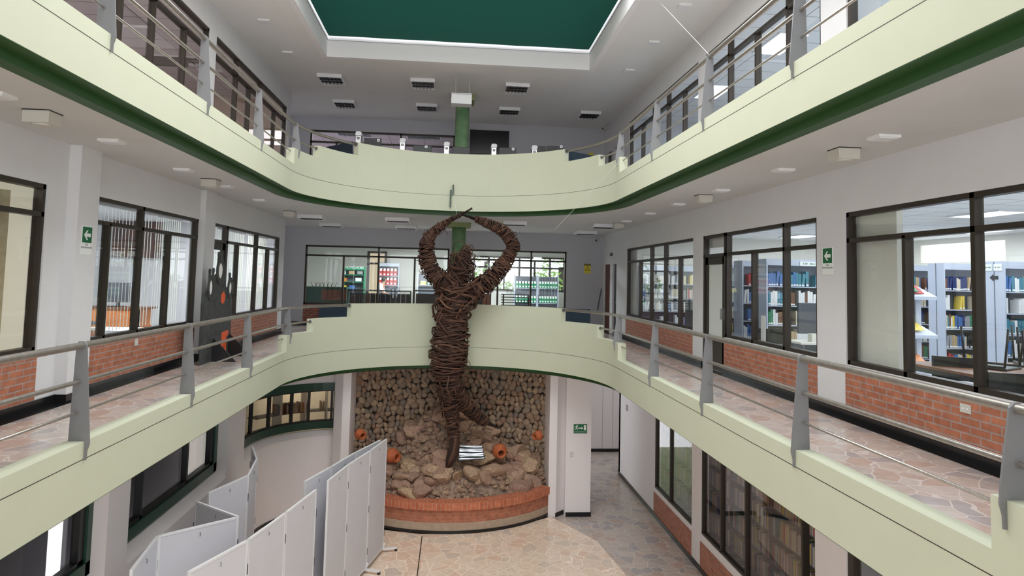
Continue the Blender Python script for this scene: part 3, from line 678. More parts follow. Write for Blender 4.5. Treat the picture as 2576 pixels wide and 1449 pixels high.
# ---------------------------------------------------------------- railings
def railing(sx, zf, label, th, posts):
    """th = angles where the middle and the top rail end on the parapet steps"""
    t = thing('railing', label, 'railing', (sx * (R0 + .075), 8, zf + .11), None)
    u = .075
    def pt(y=None, a=None, na=None):
        if y is not None: return (sx * (R0 + u), y)
        if na is not None: a_ = math.radians(na); return (sx * (R0 + u) * math.cos(a_), YN - (R0 + u) * math.sin(a_))
        a_ = math.radians(a); return (sx * (R0 + u) * math.cos(a_), YF + (R0 + u) * math.sin(a_))
    def path(a1, n1): return [pt(na=n1 * (1 - i / 6)) for i in range(6)] + [pt(y=y) for y in (YN, 5, 7, 9, 11, YF)] + [pt(a=a1 * (i + 1) / 10) for i in range(10)]
    P = path(th[1], 40); MB().tube([(*p, zf + .93) for p in P], .031, 14).build('top_rail', M['rail'], t, smooth=True)
    P = path(th[0], 17); MB().tube([(*p, zf + .62) for p in P], .020, 12).build('middle_rail', M['rail'], t, smooth=True)
    P = [pt(y=3.66), pt(y=6), pt(y=9), pt(y=th[2])] if th[2] <= YF else [pt(y=3.66), pt(y=6), pt(y=9), pt(y=YF), pt(a=math.degrees((th[2] - YF) / R0))]
    MB().tube([(*p, zf + .355) for p in P], .0125, 10).build('lower_rail', M['rail'], t, smooth=True)
    for y, high in posts:
        b = zf + (.42 if high else .11); tb = b - .16; top = zf + .965
        f = lambda z: (z - b) / (top - b)
        prof = [(.135, b), (.118, top - .035), (.10, top), (.06, top), (.03, top - .03), (.0 - .032 * 1, b + .10), (-.042, b - .02), (-.024, b - .085), (-.022, tb), (-.001, tb), (-.001, b)]
        if y > YF:
            a_ = (y - YF) / R0; n_ = Vector((sx * math.cos(a_), math.sin(a_), 0)); c = Vector((0, YF, 0)) + n_ * R0
        else: n_ = Vector((sx, 0, 0)); c = Vector((sx * R0, y, 0))
        tg = Vector((-n_.y, n_.x, 0)) * .007; m = MB(); n = len(prof)
        vs = [c + n_ * p[0] + Vector((0, 0, p[1])) + tg * s_ for s_ in (-1, 1) for p in prof]
        m.add(vs, [tuple(range(n)), tuple(range(2 * n - 1, n - 1, -1))] + [(i, i + n, (i + 1) % n + n, (i + 1) % n) for i in range(n)])
        # collars round the rails
        for zz, r in ((zf + .93, .037), (zf + .62, .026), (zf + .355, .018)):
            if zz > b + .02: m.lathe([(r, -.012), (r, .012)], c + n_ * u + Vector((0, 0, zz)), tg, 12)
        m.build('post', M['post'], t)
    mm = MB()
    for a_, zz, r in ((th[1], zf + .93, .05), (th[0], zf + .62, .036)):
        p = pt(a=a_); q = math.radians(a_); mm.lathe([(r, -.01), (r, .004)], (*p, zz), (-sx * math.sin(q), math.cos(q), 0), 14)
    mm.build('end_socket', M['post'], t)
    return t
PR = [(3.56, 1), (5.88, 0), (8.13, 0), (10.34, 0), (12.66, 1)]; PL = [(3.6, 1), (6.12, 0), (8.45, 0), (10.78, 0), (13.12, 1)]
railing(1, F2, 'long steel railing on the right side of the middle gallery', (17.6, 40, 12.45), PR)
railing(-1, F2, 'long steel railing on the left side of the middle gallery', (24.6, 44.8, 12.95), PL)
railing(1, F3, 'long steel railing on the right side of the top gallery', (18.5, 40, 12.5), PR)
railing(-1, F3, 'long steel railing on the left side of the top gallery', (23.8, 45, 12.9), PL)

# ---------------------------------------------------------------- rooms behind the glass
def tiles(name, col, line, w=.61, rough=.6):
    m = bpy.data.materials.new(name); m.use_nodes = True; nt = m.node_tree; b = nt.nodes['Principled BSDF']
    t = nt.nodes.new('ShaderNodeTexBrick'); t.offset = 0; t.inputs['Scale'].default_value = 1; t.inputs['Brick Width'].default_value = w * 2; t.inputs['Row Height'].default_value = w
    t.inputs['Mortar Size'].default_value = .009; t.inputs['Color1'].default_value = (*col, 1); t.inputs['Color2'].default_value = (*[c * .97 for c in col], 1); t.inputs['Mortar'].default_value = (*line, 1)
    tc = nt.nodes.new('ShaderNodeTexCoord'); nt.links.new(tc.outputs['Object'], t.inputs['Vector']); nt.links.new(t.outputs['Color'], b.inputs['Base Color'])
    b.inputs['Roughness'].default_value = rough; return m
M['ctile'] = tiles('ceiling_tiles', (.74, .74, .73), (.12, .12, .12)); M['ctilep'] = tiles('ceiling_tiles_rose', (.62, .52, .55), (.08, .06, .06))
M['ftile'] = tiles('library_tiles', (.58, .60, .64), (.40, .42, .45), .33, .2)
def room(x0, x1, y0, y1, z0, z1, mw, mf, mc, skip='', nm='room'):
    mb = MB(); t = .05
    if 'W' not in skip: mb.box(x0 - t, x0, y0 - t, y1 + t, z0, z1)
    if 'E' not in skip: mb.box(x1, x1 + t, y0 - t, y1 + t, z0, z1)
    if 'S' not in skip: mb.box(x0, x1, y0 - t, y0, z0, z1)
    if 'N' not in skip: mb.box(x0, x1, y1, y1 + t, z0, z1)
    if mb.v: struct(mb.build('wall_' + nm, M[mw]))
    struct(MB().box(x0 - t, x1 + t, y0 - t, y1 + t, z0 - .06, z0).build('floor', M[mf])); struct(MB().box(x0 - t, x1 + t, y0 - t, y1 + t, z1, z1 + .06).build('ceiling', M[mc]))
RX = XR + .165
room(RX, 13.2, 1.5, 19.2, F2 - .002, 1.36, 'cream', 'ftile', 'ctile', 'WE', 'library')
# far library wall with a bright clerestory strip
mb = MB(); mb.box(13.2, 13.3, 1.4, 19.3, F2, .72); mb.box(13.2, 13.3, 1.4, 19.3, 1.22, 1.36)
for y in (14.8, 19.2): mb.box(13.2, 13.3, y - 1.5, y, .72, 1.22)
struct(mb.build('wall_library_far', M['cream']))
mb = MB()
for y in (1.6, 4.2, 6.8, 9.4, 12, 13.2): mb.box(13.18, 13.24, y - .03, y + .03, .72, 1.22)
mb.box(13.18, 13.24, 1.5, 13.3, .72, .76); mb.box(13.18, 13.24, 1.5, 13.3, 1.18, 1.22); struct(mb.build('window_30', M['frame']))
struct(MB().box(RX, 5.10, 7.12, 8.5, F2, 1.36).box(RX, 5.10, 11.98, 13.1, F2 + 2.3, 1.36).box(RX, 5.10, 17.9, 19.1, F2, 1.36).build('wall_library_pillar', M['cream']))
room(RX, 11, 1.5, 19.2, F3 - .002, 4.78, 'wall', 'ftile', 'ctile', 'W', 'office_right')
LX = XL - .165
room(-11.4, LX, 8.5, 18.5, F2 - .002, 1.30, 'wall', 'ftile', 'ctile', 'E', 'office_left')
room(-9.3, LX, 1.5, 8.38, F2 - .002, 1.30, 'cream', 'ftile', 'ctile', 'E', 'office_near_left')
room(-9.5, LX, 1.5, 18.5, F3 - .002, 4.78, 'beige', 'ftile', 'ctilep', 'E', 'office_top_left')
# back rooms
room(-8.2, 6, YB + .17, 27.2, F2 - .002, 1.22, 'cream', 'ftile', 'ctile', 'SN', 'back_library')
room(-8.2, 6, YB + .17, 26.5, F3 - .002, 4.9, 'wallback', 'ftile', 'ctilep', 'S', 'back_office')
# ground bookroom on the right, and rooms beside the stairs
room(RX, 9.5, 1.0, 18.8, F1 - .002, -2.25, 'wallwarm', 'tile', 'ceil', 'W', 'ground_bookroom')
# recess to the left of the back hall
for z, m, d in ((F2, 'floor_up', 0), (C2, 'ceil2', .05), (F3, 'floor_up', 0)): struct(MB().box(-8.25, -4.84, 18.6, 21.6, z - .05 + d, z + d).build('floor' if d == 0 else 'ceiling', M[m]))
for z0, z1 in ((F2, C2), (F3, C3)): struct(MB().box(-8.3, -8.2, 18.6, 21.6, z0, z1).build('wall_left_recess', M['wallback']))
# back library far wall: openings for the pink lit doorway and the garden windows
gy = 27.2
gx0, gx1 = at(1190, 700, Y=gy).x, at(1420, 700, Y=gy).x; dx0, dx1 = at(928, 700, Y=gy).x, at(966, 700, Y=gy).x
zt, zb_, zd = at(1300, 646, Y=gy).z, at(1300, 732, Y=gy).z, at(940, 637, Y=gy).z
mb = MB(); a, b = gy, gy + .12; mb.box(-8.3, dx0, a, b, F2, 1.22); mb.box(dx0, dx1, a, b, zd, 1.22); mb.box(dx1, gx0, a, b, F2, 1.22); mb.box(gx0, gx1, a, b, F2, zb_); mb.box(gx0, gx1, a, b, zt, 1.22); mb.box(gx1, 6.05, a, b, F2, 1.22)
struct(mb.build('wall_back_library_far', M['cream']))
window_back(gy - .12, gx0, gx1, zb_, zt, tuple(gx0 + (gx1 - gx0) * i / 6 for i in range(1, 6)), (), zt - .45, fw=.07)
mb = MB(); mb.box(dx0 - .09, dx0, a - .05, b, F2, zd + .08); mb.box(dx1, dx1 + .09, a - .05, b, F2, zd + .08); mb.box(dx0 - .09, dx1 + .09, a - .05, b, zd, zd + .08); mb.box(dx0 - .09, dx1 + .09, a - .05, b, zd - .45, zd - .38)
struct(mb.build('door_7', M['frame'])); struct(MB().box(dx0 - 1, dx1 + 1, gy + 1.5, gy + 1.55, F2, 1.22).build('wall_back_lobby', M['beige']))

def troffer(x, y, z, sx, sy, lit, label, group, h=.09):
    t = thing('ceiling_light', label, 'ceiling light', (x, y, z - h), group)
    m = MB(); w = .03; a, b = x - sx / 2, x + sx / 2; c, d = y - sy / 2, y + sy / 2
    m.box(a, a + w, c, d, z - h, z); m.box(b - w, b, c, d, z - h, z); m.box(a + w, b - w, c, c + w, z - h, z); m.box(a + w, b - w, d - w, d, z - h, z)
    m.build('housing', M['white'], t)
    MB().box(a + w, b - w, c + w, d - w, z - h * .45, z - h * .40).build('diffuser', M['lamp'] if lit else M['silver'], t)
    l = MB()
    for i in range(1, 3): yy = c + w + (sy - 2 * w) * i / 3; l.box(a + w, b - w, yy - .006, yy + .006, z - h, z - h * .5)
    for i in range(1, 6): xx = a + w + (sx - 2 * w) * i / 6; l.box(xx - .005, xx + .005, c + w, d - w, z - h + .002, z - h * .5)
    l.build('louver', M['silver'] if lit else M['louver'], t); return t
names3 = [('second', 'left'), ('middle', 'centre-left'), ('right', 'centre-right')]
for (x, w_) in ((-3.3, 'left end'), (-.95, 'left of the column'), (1.5, 'right of the column')):
    troffer(x, 17.15, C3, .62, .75, False, 'unlit louvered light, front row of the top storey ceiling, ' + w_, 'unlit louvered lights on the top ceiling')
for (x, w_) in ((-3.35, 'left end'), (-.95, 'left of the column'), (1.5, 'right of the column'), (3.95, 'right end')):
    troffer(x, 19.6, C3, .62, .75, False, 'unlit louvered ceiling light, rear row of the top storey, ' + w_, 'unlit louvered lights on the top ceiling')
for (x, w_) in ((-3.7, 'left end'), (-1.5, 'centre-left'), (1.55, 'centre-right'), (3.95, 'right end')):
    troffer(x, 17.4, C2, .62, .6, False, 'unlit louvered ceiling light, front row above the middle back hall, ' + w_, 'unlit louvered lights over the middle hall')
    troffer(x + .03, 20.0, C2, .62, .6, False, 'unlit louvered ceiling light, rear row above the middle back hall, ' + w_, 'unlit louvered lights over the middle hall')
ordn0 = ['first', 'second', 'third', 'fourth', 'fifth']
def lit_grid(xs, ys, z, where, power, group, col=(.86, .92, 1)):
    for i, x in enumerate(xs):
        for j, y in enumerate(ys):
            w_ = '' if len(xs) == 1 else ', %s row' % ordn0[i]
            w_ += ('' if len(ys) == 1 else ', %s one' % ordn0[j]) if where != 'back library' else (', left one', ', right one')[i] if False else ''
            if where == 'back library': w_ = (', on the left', ', on the right')[i]
            troffer(x, y, z, .62, 1.2, True, 'lit louvered ceiling light in the ' + where + w_, group, .03)
    area('fluorescent_lamp', (sum(xs) / len(xs), sum(ys) / len(ys), z - .06), max(xs) - min(xs) + .8, max(ys) - min(ys) + .8, power, color=col)
area('near_left_office_lamp', (-7, 5, 1.25), 2, 4, 120, color=(1, .95, .85))
lit_grid([6.6, 9.4, 12.0], [4.5, 7.7, 10.9, 14.1, 17.3], 1.36, 'right library', 640, 'lit lights in the right library')
lit_grid([6.3, 8.8], [5.5, 8.9, 12.3, 15.7], 4.78, 'top right office', 330, 'lit lights in the top right office')
lit_grid([-7.6], [12.6], 1.30, 'left office with blinds', 190, 'lit lights in the left offices', (.92, .95, 1))
lit_grid([-6.2], [16.6], 1.30, 'far left office', 75, 'lit lights in the left offices', (.95, .95, 1))
lit_grid([-2.9, 2.6], [23.2], 1.22, 'back library', 430, 'lit lights in the back library', (.88, .95, .96))
for x, y, w_ in ((-6.3, 7.9, 'nearest'), (-6.3, 11.6, 'middle'), (-6.3, 15.3, 'farthest')): troffer(x, y, 4.78, 1.2, .6, False, 'unlit louvered ceiling light in the top left office, %s one' % w_, 'unlit lights in the top left office', .03)
for x, w_ in ((-3.6, 'left'), (-1.2, 'right')): troffer(x, 23.2, 4.9, 1.2, .6, False, 'unlit louvered ceiling light in the top back office, %s one' % w_, 'unlit lights in the top back office', .03)
area('office_daylight', (-7.3, 9.5, 4.7), 2.5, 12, 190, color=(1, .93, .9))
area('back_office_daylight', (-4.5, 24, 4.85), 5, 3, 150, color=(1, .93, .96))
area('recess_daylight', (-8.1, 20.1, .2), 2.2, 2.4, 8, rot=(0, -PI / 2, 0), color=(.9, .92, 1)); area('recess_daylight', (-8.1, 20.1, 3.7), 2.2, 2.4, 14, rot=(0, -PI / 2, 0), color=(.9, .92, 1))
area('rack_fill_light', (5.07, 11.5, -2.27), .10, 10.5, 45, color=(.9, .93, 1))  # added fill between glass and racks, brightens the magazine faces

# small fittings on the gallery ceilings
def square_lamp(x, y, z, side, level, w_):
    t = thing('ceiling_lamp', 'small flat square lamp, %s %s ceiling, %s' % (side, level, w_), 'ceiling lamp', (x, y, z - .03), 'small square lamps on the gallery ceilings')
    MB().box(x - .115, x + .115, y - .1, y + .1, z - .028, z).build('base', M['ceil'], t); MB().box(x - .095, x + .095, y - .08, y + .08, z - .036, z - .028).build('cover', M['white'], t)
ordn = ['nearest', 'second', 'third', 'fourth', 'fifth', 'farthest']
for sd, X, ys in (('left', -4.02, (6.04, 8.0, 10.06, 11.85, 13.9)), ('right', 4.21, (6.14, 8.16, 10.17, 12.2, 14.03, 16.0))):
    for i, y in enumerate(ys): square_lamp(X, y, C2, sd, 'middle gallery', (ordn[i] if i < len(ys) - 1 else 'farthest') + ' from the viewer')
for sd, X in (('left', -3.95), ('right', 4.05)):
    for i, y in enumerate((11.5, 13.4, 15.3)): square_lamp(X, y, C3, sd, 'top storey', ('nearest', 'middle', 'farthest')[i] + ' of three')
def speaker(x, y, label):
    t = thing('speaker_box', label, 'speaker', (x, y, C2 - .13), 'white speaker boxes under the gallery ceiling')
    MB().box(x - .12, x + .12, y - .11, y + .11, C2 - .125, C2 - .008).build('box', M['plasticw'], t, bevel=.004); MB().box(x - .125, x + .125, y - .115, y + .115, C2 - .009, C2).build('mounting_plate', M['blackp'], t)
    MB().lathe([(.085, C2 - .14), (.085, C2 - .125)], (x, y, 0)).build('grille', M['plasticw'], t)
for sd, X, ys in (('left', -4.0, (6.66, 11.1, 16.3)), ('right', 4.2, (6.8, 10.88, 16.75))):
    for i, y in enumerate(ys): speaker(X, y, 'ivory speaker box under the %s gallery ceiling, %s of three' % (sd, ('nearest', 'middle', 'farthest')[i]))

# ---------------------------------------------------------------- hanging box on two rods
t = thing('hanging_box', 'white box hung from the top ceiling on two thin rods', 'hanging box', (.05, 16.0, 4.3))
a, b = at(1135, 262, Y=16.0), at(1187, 238, Y=16.0); MB().box(a.x, b.x, 15.9, 16.25, a.z, b.z).build('box', M['white'], t, bevel=.004)
MB().box(a.x - .01, b.x + .01, 15.89, 16.26, b.z - .03, b.z - .024).build('seam', M['post'], t)
for px in (1146, 1181): p = at(px, 238, Y=16.0); MB().tube([(p.x, 16.0, b.z), (p.x, 16.0, C3)], .006, 6).build('rod', M['silver'], t)
# television / dark panel on the top back wall
a, b = at(1181, 383, Y=YB - .05), at(1281, 330, Y=YB - .05)
t = thing('television', 'large black wall television on the top storey back wall', 'television', ((a.x + b.x) / 2, YB - .05, a.z))
MB().box(a.x, b.x, YB - .06, YB - .001, 4.05, b.z).build('case', M['blackp'], t); MB().box(a.x + .02, b.x - .02, YB - .063, YB - .06, 4.07, b.z - .02).build('screen', M['black'], t)
a, b = at(1333, 384, Y=YB), at(1432, 351, Y=YB); struct(MB().box(a.x, b.x, YB - .012, YB, 3.2, b.z).build('trim_8', M['wallback']))
# cameras
def seccam(p, d, label):
    p = Vector(p); d = Vector(d).normalized(); t = thing('security_camera', label, 'camera', p)
    MB().lathe([(.035, -.09), (.04, -.08), (.04, .07), (.034, .085)], p, d, 14).build('body', M['plasticw'], t, smooth=True); MB().lathe([(.028, .08), (.03, .10)], p, d, 12).build('lens', M['blackp'], t)
    MB().bar(p, Vector((XR + .01, p.y + .05, p.z + .04)), .02, .02).build('bracket', M['plasticw'], t)
seccam(at(1521, 323, Y=21.0), (-1, -.8, -.3), 'white security camera in the top back corner'); seccam(at(1503, 604, Y=21.2), (-.8, -1, -.3), 'security camera in the middle back corner')

# ---------------------------------------------------------------- signs and wall plates
def text(s, size, loc, rx, m, parent, align='CENTER'):
    c = bpy.data.curves.new('lettering', 'FONT'); c.body = s; c.size = size; c.align_x = align; c.align_y = 'CENTER'; c.extrude = .0006
    tmp = bpy.data.objects.new('t', c); COL.objects.link(tmp); dg = bpy.context.evaluated_depsgraph_get(); me = bpy.data.meshes.new_from_object(tmp.evaluated_get(dg))
    bpy.data.objects.remove(tmp); me.materials.clear(); me.materials.append(m); o = bpy.data.objects.new('lettering', me); COL.objects.link(o); o.parent = parent
    o.rotation_euler = rx; o.location = Vector(loc) - Vector(parent.location); return o
RXW, RLW, RB = (PI / 2, 0, -PI / 2), (PI / 2, 0, PI / 2), (PI / 2, 0, 0)
def evac(X, sgn, y, z, label, rot):
    """sgn: direction out of the wall"""
    t = thing('evacuation_sign', label, 'sign', (X, y, z - .33), 'green evacuation signs'); x0 = X + sgn * .001; x1 = X + sgn * .007
    MB().box(x0, x1, y - .12, y + .12, z - .33, z + .03).build('board', M['signw'], t); MB().box(x1, x1 + sgn * .002, y - .105, y + .105, z - .18, z + .015).build('green_field', M['egreen'], t)
    q = x1 + sgn * .002; d = 1 if sgn < 0 else -1; zc = z - .085     # arrow points to the viewer's left
    A = [(.075 * d + y, zc), (.01 * d + y, zc + .06), (-.02 * d + y, zc + .06), (.02 * d + y, zc + .022), (-.075 * d + y, zc + .022), (-.075 * d + y, zc - .022), (.02 * d + y, zc - .022), (-.02 * d + y, zc - .06), (.01 * d + y, zc - .06)]
    MB().prism(A, 'x', q, q + sgn * .001).build('arrow', M['signw'], t)
    text('VÍA', .035, (x1 + sgn * .001, y, z - .205), rot, M['greyd'], t); text('DE EVACUACIÓN', .030, (x1 + sgn * .001, y, z - .24), rot, M['greyd'], t)
evac(XR, -1, 8.24, .48, 'green left-arrow evacuation sign on the right wall pillar', RXW)
evac(XL + .14, 1, 8.62, .50, 'green left-arrow evacuation sign on the left wall pilaster', RLW)
# emergency exit sign by the grotto
a, b = at(1443, 1090, Y=15.61), at(1477, 1067, Y=15.61); yy = 15.618
t = thing('exit_sign', 'green running-man emergency exit sign on the white ground pillar', 'sign', ((a.x + b.x) / 2, yy, a.z))
MB().box(a.x, b.x, yy - .008, yy + .001, a.z, b.z).build('board', M['egreen'], t); w, h = b.x - a.x, b.z - a.z; f = lambda u, v: (a.x + w * u, a.z + h * v)
MB().prism([f(.34, .50), f(.60, .50), f(.60, .40), f(.70, .56), f(.60, .72), f(.60, .62), f(.34, .62)], 'y', yy - .0095, yy - .008).build('arrow', M['signw'], t)
MB().prism([f(.76, .34), f(.93, .34), f(.93, .88), f(.76, .88)], 'y', yy - .0095, yy - .008).build('door_mark', M['signw'], t)
mb = MB(); c = f(.25, .84); mb.lathe([(.014, 0), (.014, .0012)], (c[0], yy - .0095, c[1]), (0, 1, 0), 10)
for q in ([f(.17, .78), f(.25, .76), f(.24, .56), f(.17, .56)], [f(.19, .60), f(.24, .60), f(.30, .48), f(.27, .32), f(.24, .34), f(.26, .46)], [f(.17, .58), f(.22, .58), f(.16, .44), f(.07, .42), f(.07, .46), f(.14, .48)], [f(.24, .76), f(.30, .66), f(.33, .68), f(.28, .78)], [f(.17, .76), f(.09, .72), f(.08, .62), f(.11, .62), f(.12, .70), f(.18, .72)]): mb.prism(q, 'y', yy - .0095, yy - .008)
mb.build('running_figure', M['signw'], t); text('SALIDA DE EMERGENCIA', .026, (a.x + w / 2, yy - .0095, a.z + h * .15), RB, M['signw'], t)
# electrical warning sign on the back wall
a, b = at(1469, 687, Y=YB - .01), at(1486, 664, Y=YB - .01); yy = YB - .01
t = thing('warning_sign', 'yellow electrical warning sign on the grey back wall', 'sign', ((a.x + b.x) / 2, yy, a.z)); w, h = b.x - a.x, b.z - a.z; f = lambda u, v: (a.x + w * u, a.z + h * v)
MB().box(a.x, b.x, yy - .006, yy + .008, a.z, b.z).build('board', M['yellow'], t); MB().box(a.x, b.x, yy - .008, yy - .006, a.z + h * .82, b.z).build('header', M['blackp'], t)
MB().prism([f(.1, .28), f(.9, .28), f(.5, .76)], 'y', yy - .0075, yy - .006).build('triangle', M['blackp'], t); MB().prism([f(.2, .33), f(.8, .33), f(.5, .68)], 'y', yy - .009, yy - .0075).build('triangle_field', M['yellow'], t)
MB().prism([f(.52, .62), f(.42, .48), f(.50, .49), f(.46, .36), f(.58, .51), f(.50, .50)], 'y', yy - .0105, yy - .009).build('bolt', M['blackp'], t)
text('PELIGRO', .045, (a.x + w / 2, yy - .0085, a.z + h * .91), RB, M['yellow'], t)
def plate(p, sx, sy, sz, label, cat='socket', m='plasticw', name='wall_socket'):
    x, y, z = p; t = thing(name, label, cat, (x, y, z - sz / 2)); MB().box(x - sx / 2, x + sx / 2, y - sy / 2, y + sy / 2, z - sz / 2, z + sz / 2).build('plate', M[m], t, bevel=.003)
    k = MB()
    if sx < sy: sg = -1 if x > 0 else 1; [k.box(x + sg * sx / 2, x + sg * (sx / 2 + .002), y + dy - .012, y + dy + .012, z - .008, z + .008) for dy in (-.025, .025)]
    else: [k.box(x - .012, x + .012, y - sy / 2 - .002, y - sy / 2, z + dz - .01, z + dz + .01) for dz in (-.02, .02)]
    k.build('slots', M['plasticw' if m != 'plasticw' else 'ceil'], t)['kind'] = 'stuff'; return t
p = at(2429, 1028, X=XR - .018); plate((XR - .018, p.y, p.z), .012, .13, .085, 'ivory double power socket on the right brick apron')
p = at(343, 861, X=XL + .018); plate((XL + .018, p.y, p.z), .012, .09, .10, 'ivory power socket on the left brick apron')
p = at(1438, 1143, Y=15.612); plate((p.x, 15.612, p.z), .08, .012, .12, 'ivory light switch on the white ground pillar', 'switch', 'plasticw', 'light_switch')
p = at(1577, 1026, X=XR - .006); plate((XR - .006, p.y, p.z), .012, .16, .16, 'grey grated wall plate high on the ground right wall', 'vent', 'post', 'wall_plate')
p = at(1537, 640, X=XR - .006); 
t = tag(setbase(MB().box(XR - .015, XR, p.y - .2, p.y + .1, p.z - .05, p.z + .05).build('door_plate', M['greyd'])), 'small grey number plate above the middle storey doors', 'sign')
t = tag(setbase(MB().tube([at(1503, 780, Y=21.3), at(1513, 726, Y=21.38)], .02, 8).build('mop_pole', M['greyd'])), 'thin dark pole leaning on the back wall by the reddish door', 'pole')
a = at(1480, 388, Y=YB - .02); t = tag(setbase(MB().box(a.x, a.x + .17, YB - .02, YB, a.z - .04, a.z + .05).build('small_sign', M['yellow'])), 'small yellow and black sign low on the top back wall', 'sign')
p = at(729, 365, Y=18.55); t = tag(setbase(MB().box(XL + .001, XL + .01, 18.45, 18.62, p.z - .2, p.z + .3).build('notice_sheet', M['paper'])), 'white notice sheet at the end of the top left wall', 'notice')

# dark blue boards behind the parapets
def board(p, q, z0, label):
    d = (q - p); d.z = 0; n_ = Vector((-d.y, d.x, 0)).normalized() * .015; mb = MB()
    vs = [p + n_, q + n_, q - n_, p - n_]; mb.add([(v.x, v.y, z0) for v in vs] + [tuple(v) for v in vs], [(0, 1, 2, 3), (4, 7, 6, 5), (0, 4, 5, 1), (1, 5, 6, 2), (2, 6, 7, 3), (3, 7, 4, 0)])
    return tag(setbase(mb.build('partition_board', M['dark'])), label, 'board')
board(at(803, 766, Y=16.6), at(884, 768, Y=16.6), F2, 'dark navy board behind the left step of the middle parapet')
board(at(1408, 776, Y=17.0), at(1485, 778, Y=17.0), F2, 'dark navy board behind the right step of the middle parapet')
board(at(887, 356.5, Z=3.1), at(822, 370, Z=3.1), F3, 'dark teal board behind the left step of the top parapet')
board(at(1425, 379, Z=2.98), at(1500, 393, Z=2.98), F3, 'dark blue board behind the right step of the top parapet')

# computers on a curved desk behind the top parapet
t = thing('curved_desk', 'long curved desk hidden behind the top parapet', 'desk', (0, 16.1, F3)); mb = MB(); sweep(mb, arcpts(48, 132), .22, .86, F3 + .70, F3 + .74); mb.build('desk_top', M['wood'], t)
for a_ in (50, 75, 105, 130):
    r = R0 + .5; MB().box(r * math.cos(math.radians(a_)) - .03, r * math.cos(math.radians(a_)) + .03, YF + r * math.sin(math.radians(a_)) - .03, YF + r * math.sin(math.radians(a_)) + .03, F3, F3 + .70).build('leg', M['greyd'], t)
def monitor(px, py, w, Y, label, disc=None, zdesk=F3 + .74, h=.36):
    p = at(px, py, Y=Y); x = p.x; zt = p.z; t = thing('computer_monitor', label, 'monitor', (x, Y, zdesk), 'monitors on the curved desk' if zdesk > 2 else None)
    MB().box(x - w / 2, x + w / 2, Y - .02, Y + .02, zt - h, zt).build('screen_back', M['blackp'], t, bevel=.008); MB().box(x - w * .3, x + w * .3, Y - .024, Y - .02, zt - .05, zt - .045).build('vent', M['greyd'], t)
    MB().box(x - .03, x + .03, Y + .02, Y + .04, zdesk, zt - h * .5).box(x - .12, x + .12, Y - .08, Y + .1, zdesk, zdesk + .015).build('stand', M['blackp'], t)
    if disc: q = at(disc[0], disc[1], Y=Y - .03); MB().lathe([(.038, 0), (.038, .006)], (q.x, Y - .0285, q.z), (0, 1, 0), 16).build('round_sticker', M['white'], t); MB().lathe([(.012, 0), (.012, .002)], (q.x, Y - .0305, q.z), (0, 1, 0), 12).build('sticker_centre', M['greyd'], t)
for px, py, w, Y, d, l in ((938, 348, .42, 16.35, (952, 353), 'leftmost black monitor seen from behind, white disc on its corner'), (1063, 366, .46, 16.6, (1072, 369), 'black monitor right of the second tower, white disc on its back'), (1160, 370, .46, 16.7, None, 'plain black monitor in front of the green column'),
    (1277, 372, .44, 16.65, (1291, 375), 'black monitor below the television, white disc on its corner'), (1358, 368, .30, 16.4, None, 'small plain black monitor beside the rightmost tower'), (1396, 368, .42, 16.3, (1412, 369), 'rightmost black monitor, white disc on its corner')): monitor(px, py, w, Y, l, d)
for px, py, Y, l in ((902, 331, 16.1, 'leftmost slim computer tower with a white cap'), (1013, 348, 16.45, 'second slim computer tower from the left with a fan and white cap'), (1124, 357, 16.5, 'slim computer tower with a white cap just left of the column'), (1243, 362, 16.5, 'slim computer tower with a tilted white cap before the television'), (1345, 366, 16.35, 'rightmost slim computer tower, white cap fallen forward')):
    p = at(px, py, Y=Y); x, z = p.x, p.z; t = thing('computer_tower', l, 'computer', (x, Y, F3 + .74), 'computer towers on the curved desk')
    MB().box(x - .06, x + .06, Y, Y + .3, F3 + .74, z - .10).build('case', M['silver'], t, bevel=.004); MB().lathe([(.035, 0), (.035, .004)], (x, Y - .004, z - .16), (0, 1, 0), 14).build('fan', M['blackp'], t)
    MB().lathe([(.016, 0), (.016, .004)], (x, Y - .008, z - .16), (0, 1, 0), 12).build('fan_hub', M['white'], t); MB().prism([(x - .08, z - .10), (x + .07, z - .10), (x + .08, z - .02), (x + .03, z + .005), (x - .06, z)], 'y', Y - .02, Y + .25).build('white_cap', M['white'], t, bevel=.01)

# ---------------------------------------------------------------- the woven vine figure
FY = 15.12
GZ = 0
fig = thing('vine_figure', 'tall human figure woven from brown vines, arms arched above its head', 'sculpture', (.1, FY, -4.4))
def spine(pts, Y=FY, dy=None):
    out = []
    for i, q in enumerate(pts):
        y = Y + (dy[i] if dy else 0); p = at(q[0], q[1], Y=y); p2 = at(q[0] + q[2], q[1], Y=y); out.append((p, abs(p2.x - p.x)))
    return out
def samp(sp, t):
    n = len(sp) - 1; f = max(0, min(n - 1e-6, t * n)); i = int(f); u = f - i
    P = [sp[max(i - 1, 0)][0], sp[i][0], sp[i + 1][0], sp[min(i + 2, n)][0]]
    p = .5 * ((2 * P[1]) + (P[2] - P[0]) * u + (2 * P[0] - 5 * P[1] + 4 * P[2] - P[3]) * u * u + (3 * P[1] - P[0] - 3 * P[2] + P[3]) * u ** 3)
    return p, sp[i][1] * (1 - u) + sp[i + 1][1] * u
def frame_at(sp, t):
    p, r = samp(sp, t); a = samp(sp, max(0, t - .02))[0]; b = samp(sp, min(1, t + .02))[0]; d = (b - a).normalized(); e = d.cross(Vector((0, 1, 0))).normalized(); return p, r, d, e, d.cross(e)
